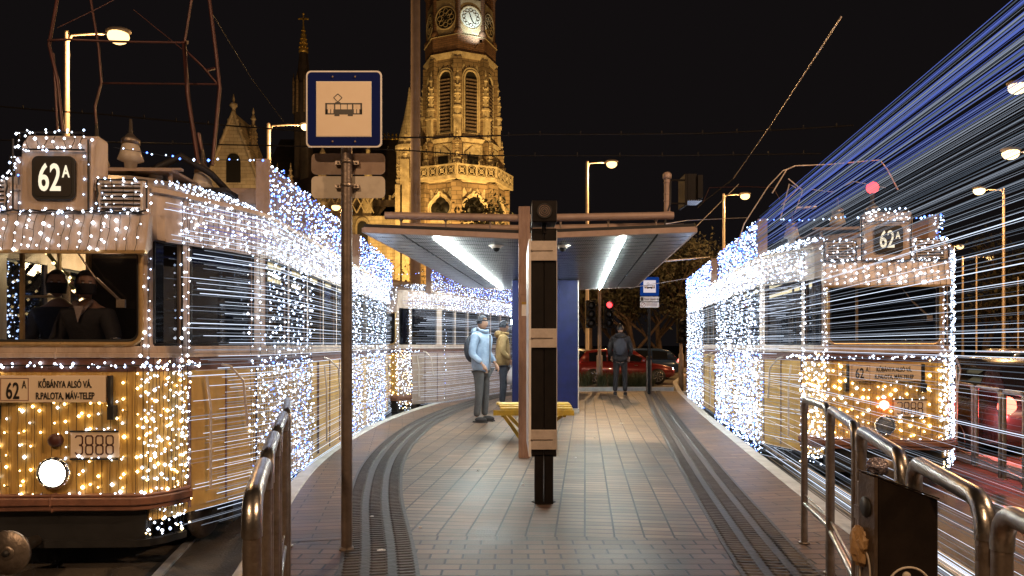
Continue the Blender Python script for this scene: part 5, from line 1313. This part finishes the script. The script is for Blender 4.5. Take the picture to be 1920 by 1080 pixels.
# ------------------------------------------------------------------ cars
def car(loc, rz, body, label, tail=True, brake=False):
    T = thing('parked_car' if brake else 'car', label, 'car', loc, rz, 'cars on the road')   # local: length along +y (front at +y), width x
    st = [(-2.05,.42,.62,.66),(-2.0,.32,.86,.76),(-1.7,.24,.95,.82),(-1.0,.22,.96,.86),(0,.20,.93,.87),(.9,.22,.90,.86),(1.5,.24,.82,.83),(1.95,.30,.70,.74),(2.08,.38,.60,.62)]
    mb = MB(); vs = []; prof = [(0,0),(.75,0),(1,.12),(1.0,.55),(.95,.85),(.80,1),(0,1)]
    prof = prof+[(-x,z) for x, z in prof[-2:0:-1]]; n = len(prof)
    for y, z0, z1, w_ in st:
        for x, t in prof: vs.append((x*w_, y, z0+(z1-z0)*t))
    mb.add(vs, [(i*n+j,i*n+(j+1)%n,(i+1)*n+(j+1)%n,(i+1)*n+j) for i in range(len(st)-1) for j in range(n)]+[tuple(range(n))[::-1], tuple((len(st)-1)*n+j for j in range(n))], 0, True)
    gh = [(-1.95,.90,.92,.70,.66),(-1.55,.90,1.36,.72,.56),(-1.1,.9,1.44,.74,.57),(0,.9,1.45,.75,.58),(.45,.9,1.38,.75,.57),(1.15,.86,.90,.72,.68)]
    vs = []
    for y, z0, z1, w0, w1 in gh: vs += [(-w0,y,z0),(-w1,y,z1-.03),(-w1*.85,y,z1),(w1*.85,y,z1),(w1,y,z1-.03),(w0,y,z0)]
    mb.add(vs, [(i*6+j,(i+1)*6+j,(i+1)*6+(j+1)%6,i*6+(j+1)%6) for i in range(5) for j in range(6)]+[(0,1,2,3,4,5),(35,34,33,32,31,30)], 0, True)
    mb.build('body', body, T)
    def side(y, f, off=.012):   # point on greenhouse side at fraction f of height
        for a, b in zip(gh, gh[1:]):
            if a[0] <= y <= b[0]:
                t = (y-a[0])/(b[0]-a[0]); z0, z1, w0, w1 = [a[i]+(b[i]-a[i])*t for i in (1,2,3,4)]; return (w0+(w1-w0)*f+off, y, z0+(z1-.03-z0)*f)
    for sg in (1,-1):
        for ya, yb in ((-1.45,-.75),(-.68,.02),(.09,.72)):
            q = [side(ya,.1),side(yb,.1),side(yb,.88 if yb < .5 else .7),side(ya,.88)]
            mb = MB(); mb.prism([(sg*x,y,z) for x, y, z in q], (-sg*.01,0,0)); mb.build('side_window', 'carglass', T)
        for y in (-1.30,1.32):
            mb = MB(); mb.lathe([(.19,.0),(.31,.0),(.325,.04),(.325,.16),(.31,.20),(.1,.2)], (sg*.87-.10*(1 if sg > 0 else 1) if False else sg*.68+ (0 if sg > 0 else -.2), y, .325), 20, 0, 'x'); wh = mb.build('wheel', 'rubber', T)
            mb = MB(); xo = sg*.885
            for k in range(7):
                a = R(360/7*k); mb.path([(xo,y+.04*math.cos(a),.325+.04*math.sin(a)),(xo,y+.2*math.cos(a),.325+.2*math.sin(a))], .014, 4)
            mb.path([(xo,y+.2*math.cos(R(a)),.325+.2*math.sin(R(a))) for a in range(0,360,20)], .014, 5, 0, True, True); mb.build('rim', 'alley', wh)
        mb = MB(); mb.ball((sg*.60,-1.99,.82), .13, 10, 0, (.95,.35,1.1)); mb.build('tail_lamp', 'brakelamp' if brake and sg < 0 else 'taillamp', T)
        mb = MB(); mb.ball((sg*.56,1.98,.62), .12, 10, 0, (1.1,.4,.55)); mb.build('headlight', 'led_white', T)
        mb = MB(); mb.box(*sorted((sg*.86,sg*1.0)), .62,.78,.90,1.02); mb.build('wing_mirror', body, T, bevel=.02)
        mb = MB(); mb.box(*sorted((sg*.872,sg*.882)), -.35,-.2,.78,.80); mb.box(*sorted((sg*.872,sg*.882)), .35,.5,.78,.80); mb.build('door_handle', 'chrome', T)
    mb = MB(); mb.prism([(-.58,-1.95,.95),(.58,-1.95,.95),(.50,-1.62,1.32),(-.50,-1.62,1.32)], (0,-.01,.008)); mb.build('rear_window', 'carglass', T)
    mb = MB(); mb.prism([(-.60,1.14,.93),(.60,1.14,.93),(.52,.52,1.35),(-.52,.52,1.35)][::-1], (0,.01,.01)); mb.build('windscreen', 'carglass', T)
    mb = MB(); mb.box(-.26,.26,-2.09,-2.06,.45,.56); mb.build('number_plate', 'sign_white', T)
    if brake: lamp_light('tail_glow', Vector(loc)+Matrix.Rotation(rz,3,'Z') @ Vector((-.72,-2.25,.8)), 34, (1,.10,.10), .08)
    return T
car((7.38,11.0,GZ), R(-8), 'carblack', 'dark hatchback with bright brake light behind the grey railings at the right edge', True, True)
gC = None
for x, y, rz, b_, lab in ((4.6,29,-90,'carred','red car crossing behind the tram stop, right of the blue wall'),(9.8,29.4,-90,'carsilver','silver car crossing behind the far tram stop sign'),(5.8,33,90,'carblue','dark blue car in the far lane facing left behind the walking person'),(11.5,33,90,'carsilver','pale car in the far lane facing left near the right tram end'),(19.4,26,-90,'carred','red car crossing far right beside the right tram windows'),(22.5,32,90,'carsilver','pale car in the far lane at the right edge'),(-6.5,30,-90,'carblue','dark car beyond the curve of the left tram line'),(14.5,36,-90,'carred','red car in the farthest lane behind the right tram'),(17.5,22.5,-90,'carblue','dark blue car crossing close behind the grey railings at the right'),(3.4,36.5,-90,'carsilver','silver car in the farthest lane beside the blue wall')):
    car((x,y,GZ), R(rz), b_, lab)

# ------------------------------------------------------------------ people
def skinned(name, joints, edges, m, parent, sub_=2, loc=None):
    names = list(joints); me = bpy.data.meshes.new(name); me.from_pydata([joints[n][0] for n in names], [(names.index(a),names.index(b)) for a, b in edges], [])
    o = bpy.data.objects.new(name, me); C.objects.link(o); o.parent = parent
    sk = o.modifiers.new('skin', 'SKIN'); sk.use_smooth_shade = True
    for i, n in enumerate(names):
        r = joints[n][1]; r = (r,r) if not isinstance(r, tuple) else r; me.skin_vertices[0].data[i].radius = r
    me.skin_vertices[0].data[0].use_root = True
    ss = o.modifiers.new('sub', 'SUBSURF'); ss.levels = sub_; ss.render_levels = sub_
    me.materials.append(M[m]); return o
def head(parent, c, r, yaw, skin='skin', hat=None, hair='hair', mask=None, pitch=0):
    """head with a face, looking along local -y turned by yaw; returns the mesh"""
    X = Matrix.Translation(c) @ Matrix.Rotation(yaw,4,'Z') @ Matrix.Rotation(pitch,4,'X')
    mb = MB(); mb.X = X; n, k = 20, 14; vs = []
    for i in range(1, k):
        t = math.pi*i/k
        for j in range(n):
            q = 2*math.pi*j/n; x, y, z = math.sin(t)*math.cos(q), math.sin(t)*math.sin(q), math.cos(t)
            sx_ = .78-(.16*max(0,-z)); f = 1.0
            yy = y*(.98 if y > 0 else .93)
            if y < -.5 and -.35 < z < .15 and abs(x) < .22: yy -= .12*(1-abs(x)/.22)*(1-abs(z+.1)/.25 if abs(z+.1) < .25 else 0)
            if y < -.4 and .05 < z < .3 and .15 < abs(x) < .5: yy += .07
            vs.append((x*sx_*r, yy*r, z*r*1.22))
    vs += [(0,0,r*1.22),(0,-.1*r,-r*1.20)]
    fs = [(i*n+j,(i+1)*n+j,(i+1)*n+(j+1)%n,i*n+(j+1)%n) for i in range(k-2) for j in range(n)]
    for j in range(n): fs += [(len(vs)-2,j,(j+1)%n),(len(vs)-1,(k-2)*n+(j+1)%n,(k-2)*n+j)]
    mb.add(vs, fs, 0, True)
    for s in (-1,1): mb.ball((s*.76*r,.08*r,-.02*r), .2*r, 8, 0, (.35,.7,1.2))
    for s in (-1,1): mb.ball((s*.27*r,-.86*r,.10*r), .085*r, 8, 1, (1.2,.6,.8)); 
    mb.box(-.22*r,.22*r,-.90*r,-.86*r,-.60*r,-.55*r, 2)
    for s in (-1,1): mb.obox((s*.28*r,-.90*r,.27*r), .30*r,.06*r,.05*r, 0, 3)
    h = mb.build('head', [skin,'sign_white','redink','hair'], parent)
    if mask:
        mb = MB(); mb.X = X; vs = []; n2 = 13
        for i in range(5):
            z = .06-.95*i/4
            for j in range(n2):
                a = R(-75+150*j/(n2-1)); rr_ = r*(.92-.10*abs(z+.3)); vs.append((math.sin(a)*rr_*.86, -math.cos(a)*rr_*1.08, z*r*(1 if i else 1)))
        mb.add(vs, [(i*n2+j,i*n2+j+1,(i+1)*n2+j+1,(i+1)*n2+j) for i in range(4) for j in range(n2-1)], 0, True); o = mb.build('face_mask', mask, h)
        so = o.modifiers.new('t','SOLIDIFY'); so.thickness = .004
    mb = MB(); mb.X = X; vs = []; k2 = 8
    for i in range(1,k2):
        t = math.pi*.56*i/(k2-1)
        for j in range(n):
            q = 2*math.pi*j/n; x, y, z = math.sin(t)*math.cos(q), math.sin(t)*math.sin(q), math.cos(t)
            lim = .62 if y < -.35 else -.9
            zq = max(z, lim) if y < -.35 else z
            g = 1.07 if hat else 1.05+random.uniform(-.015,.02)
            vs.append((x*.84*r*g, (y*.98+.03)*r*g, zq*r*1.24*g*(1 if z > 0 else 1)))
    vs.append((0,0,r*1.32)); fs = [(i*n+j,(i+1)*n+j,(i+1)*n+(j+1)%n,i*n+(j+1)%n) for i in range(k2-2) for j in range(n)]+[(len(vs)-1,j,(j+1)%n) for j in range(n)]
    mb.add(vs, fs, 0, True)
    if hat: mb.path([(.86*r*math.cos(R(a)), (.98*math.sin(R(a))+.03)*r, r*(.36 if math.sin(R(a)) < 0 else .18)) for a in range(0,360,20)], .13*r, 6, 0, True, True)
    mb.build('knitted_hat' if hat else 'hair', hat or hair, h)
    return h
def hand(parent, c, d_, m='skin', s=1.0, curl=.5):
    """palm and five fingers, pointing along d_"""
    d_ = Vector(d_).normalized(); side = d_.orthogonal().normalized(); up = d_.cross(side); mb = MB(); c = Vector(c)
    mb.path([c-d_*.02*s, c+d_*.02*s, c+d_*.065*s, c+d_*.085*s], [.020*s,.026*s,.030*s,.022*s], 8)
    for i, l in enumerate((.062,.072,.068,.052)):
        b = c+d_*.078*s+side*(i-1.5)*.017*s; e1 = b+(d_*l*.5)*s; e2 = e1+(d_*(1-curl)+up*curl).normalized()*l*.35*s; e3 = e2+(d_*(.5-curl)+up*curl*1.6).normalized()*l*.25*s
        mb.path([b,e1,e2,e3], [.0095*s,.009*s,.008*s,.006*s], 6)
    b = c+d_*.02*s-side*.024*s; mb.path([b, b+(d_*.5-side).normalized()*.03*s, b+(d_*.9-side*.7+up*.3).normalized()*.06*s], [.012*s,.010*s,.007*s], 6)
    return mb.build('hand', m, parent)
def person(loc, rz, h, label, jacket, trousers, hat=None, pose='stand', backpack=False, bag=False):
    T = thing('person', label, 'person', loc, rz); k = h/1.78
    def v(x, y, z): return (x*k, y*k, z*k)
    body = {'pelvis':(v(0,0,.95),.10*k),'waist':(v(0,.01,1.08),.10*k),'chest':(v(0,.0,1.30),.11*k),'neck0':(v(0,.01,1.47),.055*k),'neck':(v(0,-.01,1.56),.05*k),
            'sl':(v(-.17,.01,1.43),.05*k),'el':(v(-.25,.03,1.15),.04*k),'wl':(v(-.22,-.14,.97),.03*k),'sr':(v(.17,.01,1.43),.05*k),'er':(v(.25,.03,1.15),.04*k),'wr':(v(.22,-.14,.97),.03*k),
            'hl':(v(-.09,0,.90),.085*k),'kl':(v(-.11,-.02,.50),.055*k),'al':(v(-.12,.03,.08),.035*k),'hr':(v(.09,0,.90),.085*k),'kr':(v(.11,-.01,.50),.055*k),'ar':(v(.13,.02,.08),.035*k)}
    ed = [('pelvis','waist'),('waist','chest'),('chest','neck0'),('neck0','neck'),('neck0','sl'),('sl','el'),('el','wl'),('neck0','sr'),('sr','er'),('er','wr'),('pelvis','hl'),('hl','kl'),('kl','al'),('pelvis','hr'),('hr','kr'),('kr','ar')]
    b = skinned('body', body, ed, 'skin', T)
    jk = {'hem':(v(0,0,.80),(.225*k,.165*k)),'waist':(v(0,.01,1.02),(.205*k,.165*k)),'chest':(v(0,0,1.27),(.215*k,.165*k)),'top':(v(0,.01,1.44),(.12*k,.10*k)),'col':(v(0,.01,1.53),.072*k),
          'sl':(v(-.18,.01,1.42),.085*k),'ul':(v(-.235,.02,1.28),.075*k),'el':(v(-.265,.03,1.13),.066*k),'fl':(v(-.25,-.06,1.05),.06*k),'wl':(v(-.22,-.13,.985),.052*k),'sr':(v(.18,.01,1.42),.085*k),'ur':(v(.235,.02,1.28),.075*k),'er':(v(.265,.03,1.13),.066*k),'fr':(v(.25,-.06,1.05),.06*k),'wr':(v(.22,-.13,.985),.052*k)}
    skinned('jacket', jk, [('hem','waist'),('waist','chest'),('chest','top'),('top','col'),('top','sl'),('sl','ul'),('ul','el'),('el','fl'),('fl','wl'),('top','sr'),('sr','ur'),('ur','er'),('er','fr'),('fr','wr')], jacket, T)
    tr = {'p':(v(0,0,.92),(.155*k,.12*k)),'hl':(v(-.09,0,.82),.098*k),'tl':(v(-.10,-.01,.66),.085*k),'kl':(v(-.11,-.02,.50),.072*k),'cl':(v(-.115,.0,.3),.064*k),'al':(v(-.12,.03,.085),.060*k),'hr':(v(.09,0,.82),.098*k),'tr':(v(.10,-.01,.66),.085*k),'kr':(v(.11,-.01,.50),.072*k),'cr':(v(.12,.0,.3),.064*k),'ar':(v(.13,.02,.085),.060*k)}
    skinned('trousers', tr, [('p','hl'),('hl','tl'),('tl','kl'),('kl','cl'),('cl','al'),('p','hr'),('hr','tr'),('tr','kr'),('kr','cr'),('cr','ar')], trousers, T)
    mb = MB(); mb.ball(v(0,.10,1.50), .12*k, 12, 0, (1.15,.7,.65)); mb.path([v(.09*math.cos(R(a)),-.02+.085*math.sin(R(a)),1.525+.012*math.sin(R(a))) for a in range(0,360,24)], .030*k, 8, 0, True, True); mb.build('hood', jacket, T)
    mb = MB(); mb.box(-.006*k,.006*k,-.172*k,-.155*k,.86*k,1.45*k); mb.build('zip', 'dullsteel', T)
    for s in (-1,1):
        mb = MB(); x = s*.125*k
        mb.ball((x,-.06*k,.045*k), .05*k, 12, 0, (.95,2.4,.95)); mb.box(x-.045*k,x+.045*k,-.17*k,.08*k,0,.022*k); mb.build('shoe', 'cloth_black', T, bevel=.01)
        hand(b, v(s*.215,-.155,.955), (-s*.15,-.55,-.8), s=k)
    head(b, Vector(v(0,-.02,1.66)), .098*k, 0, hat=hat)
    if backpack:
        mb = MB(); mb.ball(v(0,.20,1.22), .16*k, 14, 0, (1.0,.7,1.45)); mb.build('backpack', 'navy', T)
    if bag:
        bg_ = thing('carrier_bag', 'pale plastic carrier bag held by the waiting person in ochre jacket', 'bag', Vector(loc)+Matrix.Rotation(rz,3,'Z') @ Vector(v(-.22,-.20,.9)))
        mb = MB(); n = 12
        for i, (z, w_) in enumerate(((0,.02),(-.12,.12),(-.3,.16),(-.42,.14))): pass
        prof = [(.015,0),(.05,-.08),(.13,-.16),(.16,-.30),(.14,-.42),(.02,-.44)]
        mb.lathe([(r_,z) for r_, z in prof][::-1], (0,0,0), 12); mb.v = [(x*(1+.12*math.sin(7*z)), y*.45, z) for x, y, z in mb.v]; mb.build('bag_body', 'bag', bg_)
    return T
person((W(903,790,11.6).x, 11.6, 0), R(62), 1.78, 'person in pale blue jacket and dark knitted hat standing left of the blue wall', 'lightblue', 'trouser', 'navy', backpack=True)
person((W(943,760,14.3).x, 14.3, 0), R(95), 1.78, 'standing person in ochre jacket between the pale blue jacket and the blue wall', 'ochre', 'navy', 'navy', bag=True)
person((W(1163,740,17.6).x, 17.6, 0), R(170), 1.80, 'dark dressed person walking away at the far end of the platform', 'cloth_black', 'cloth_black', None, backpack=True)
# the two people in the driver's cab (seated upper bodies with legs under the desk)
def seated(loc, s, label, top, yaw, shirt=False, hatless=True, jac=None, lean=0):
    T = thing('person', label, 'person', loc, 0)
    def v(x, y, z): return (x*s, y*s, z*s)
    j = {'p':(v(0,.05,0),.12*s),'w':(v(0,.05,.18),.11*s),'c':(v(0,.02,.40),.12*s),'n0':(v(0,.02,.58),.06*s),'n':(v(0,0,.68),.052*s),'sl':(v(-.18,.0,.54),.055*s),'el':(v(-.25,-.05,.28),.045*s),'wl':(v(-.18,-.28,.20),.032*s),'sr':(v(.18,0,.54),.055*s),'er':(v(.30,-.08,.30),.045*s),'wr':(v(.42,-.28,.19),.032*s),
         'hl':(v(-.1,0,0),.09*s),'kl':(v(-.13,-.42,.0),.065*s),'al':(v(-.13,-.45,-.42),.04*s),'fl':(v(-.13,-.58,-.46),.035*s),'hr':(v(.1,0,0),.09*s),'kr':(v(.13,-.42,.0),.065*s),'ar':(v(.13,-.45,-.42),.04*s),'fr':(v(.13,-.58,-.46),.035*s)}
    ed = [('p','w'),('w','c'),('c','n0'),('n0','n'),('n0','sl'),('sl','el'),('el','wl'),('n0','sr'),('sr','er'),('er','wr'),('p','hl'),('hl','kl'),('kl','al'),('al','fl'),('p','hr'),('hr','kr'),('kr','ar'),('ar','fr')]
    b = skinned('body', j, ed, 'skin', T)
    jk = {'hem':(v(0,.05,-.02),(.17*s,.14*s)),'w':(v(0,.05,.18),(.165*s,.13*s)),'c':(v(0,.02,.38),(.185*s,.14*s)),'top':(v(0,.02,.53),(.13*s,.10*s)),'sl':(v(-.18,.0,.52),.09*s),'ul':(v(-.22,-.02,.40),.08*s),'el':(v(-.25,-.05,.28),.068*s),'wl':(v(-.19,-.25,.21),.05*s),'sr':(v(.18,0,.52),.09*s),'ur':(v(.25,-.04,.40),.08*s),'er':(v(.30,-.08,.30),.068*s),'wr':(v(.405,-.25,.20),.05*s)}
    skinned('jumper', jk, [('hem','w'),('w','c'),('c','top'),('top','sl'),('sl','ul'),('ul','el'),('el','wl'),('top','sr'),('sr','ur'),('ur','er'),('er','wr')], top, T)
    for sg in (-1,1): hand(b, v(-.17,-.30,.20) if sg < 0 else v(.44,-.31,.19), (.1*sg,-.9,-.15), s=s)
    head(b, Vector(v(0,-.02,.80)), .105*s, yaw, mask=jac)
    if shirt:
        mb = MB()
        for sg in (-1,1): mb.prism([v(sg*.0,-.115,.50),v(sg*.10,-.06,.64),v(sg*.065,-.03,.665),v(sg*.01,-.10,.565)], (0,-.012*s,0))
        mb.prism([v(-.045,-.118,.60),v(.045,-.118,.60),v(0,-.135,.45)], (0,-.008*s,0)); mb.build('shirt_collar', 'shirt', T)
    return T
drv = Vector((-3.33,4.98,0))
seated((-3.37,5.50,1.08), .86, "driver in black jumper and black face mask behind the left tram windscreen", 'cloth_black', R(35), True, jac='cloth_black')
seated((-3.86,5.90,1.09), .90, 'second masked person behind the driver in the left tram cab', 'navy', R(25), False, jac='cloth_black')
# tinsel lights in the saloon seen through the cab opening
TN = thing('tinsel', 'red and green tinsel with warm bulbs hanging in the left tram behind the driver', 'decoration', (-4.05, 6.5, 2.2)); rg = random.Random(2); mb = MB()
for g in range(5):
    pts = [(-.3+.6*t/8, .1*g, -.05-.25*math.sin(math.pi*t/8)-.08*g) for t in range(9)]
    mb.path(pts, .018, 5, 0 if g % 2 else 1, False)
    for p in pts: mb.octa((p[0],p[1]-.03,p[2]), .018, 2)
mb.build('tinsel_garland', ['pantored','grass','bulbwarm'], TN)
lamp_light('saloon_glow', (-4.0,7.2,2.1), 26, (1,.75,.38), .1)
lamp_light('cab_glow', (-3.0,5.2,1.96), 1.6, (1,.62,.35), .08)  # unseen light added to bring out the people in the cab
# light given off by the dense LED curtains and the headlight
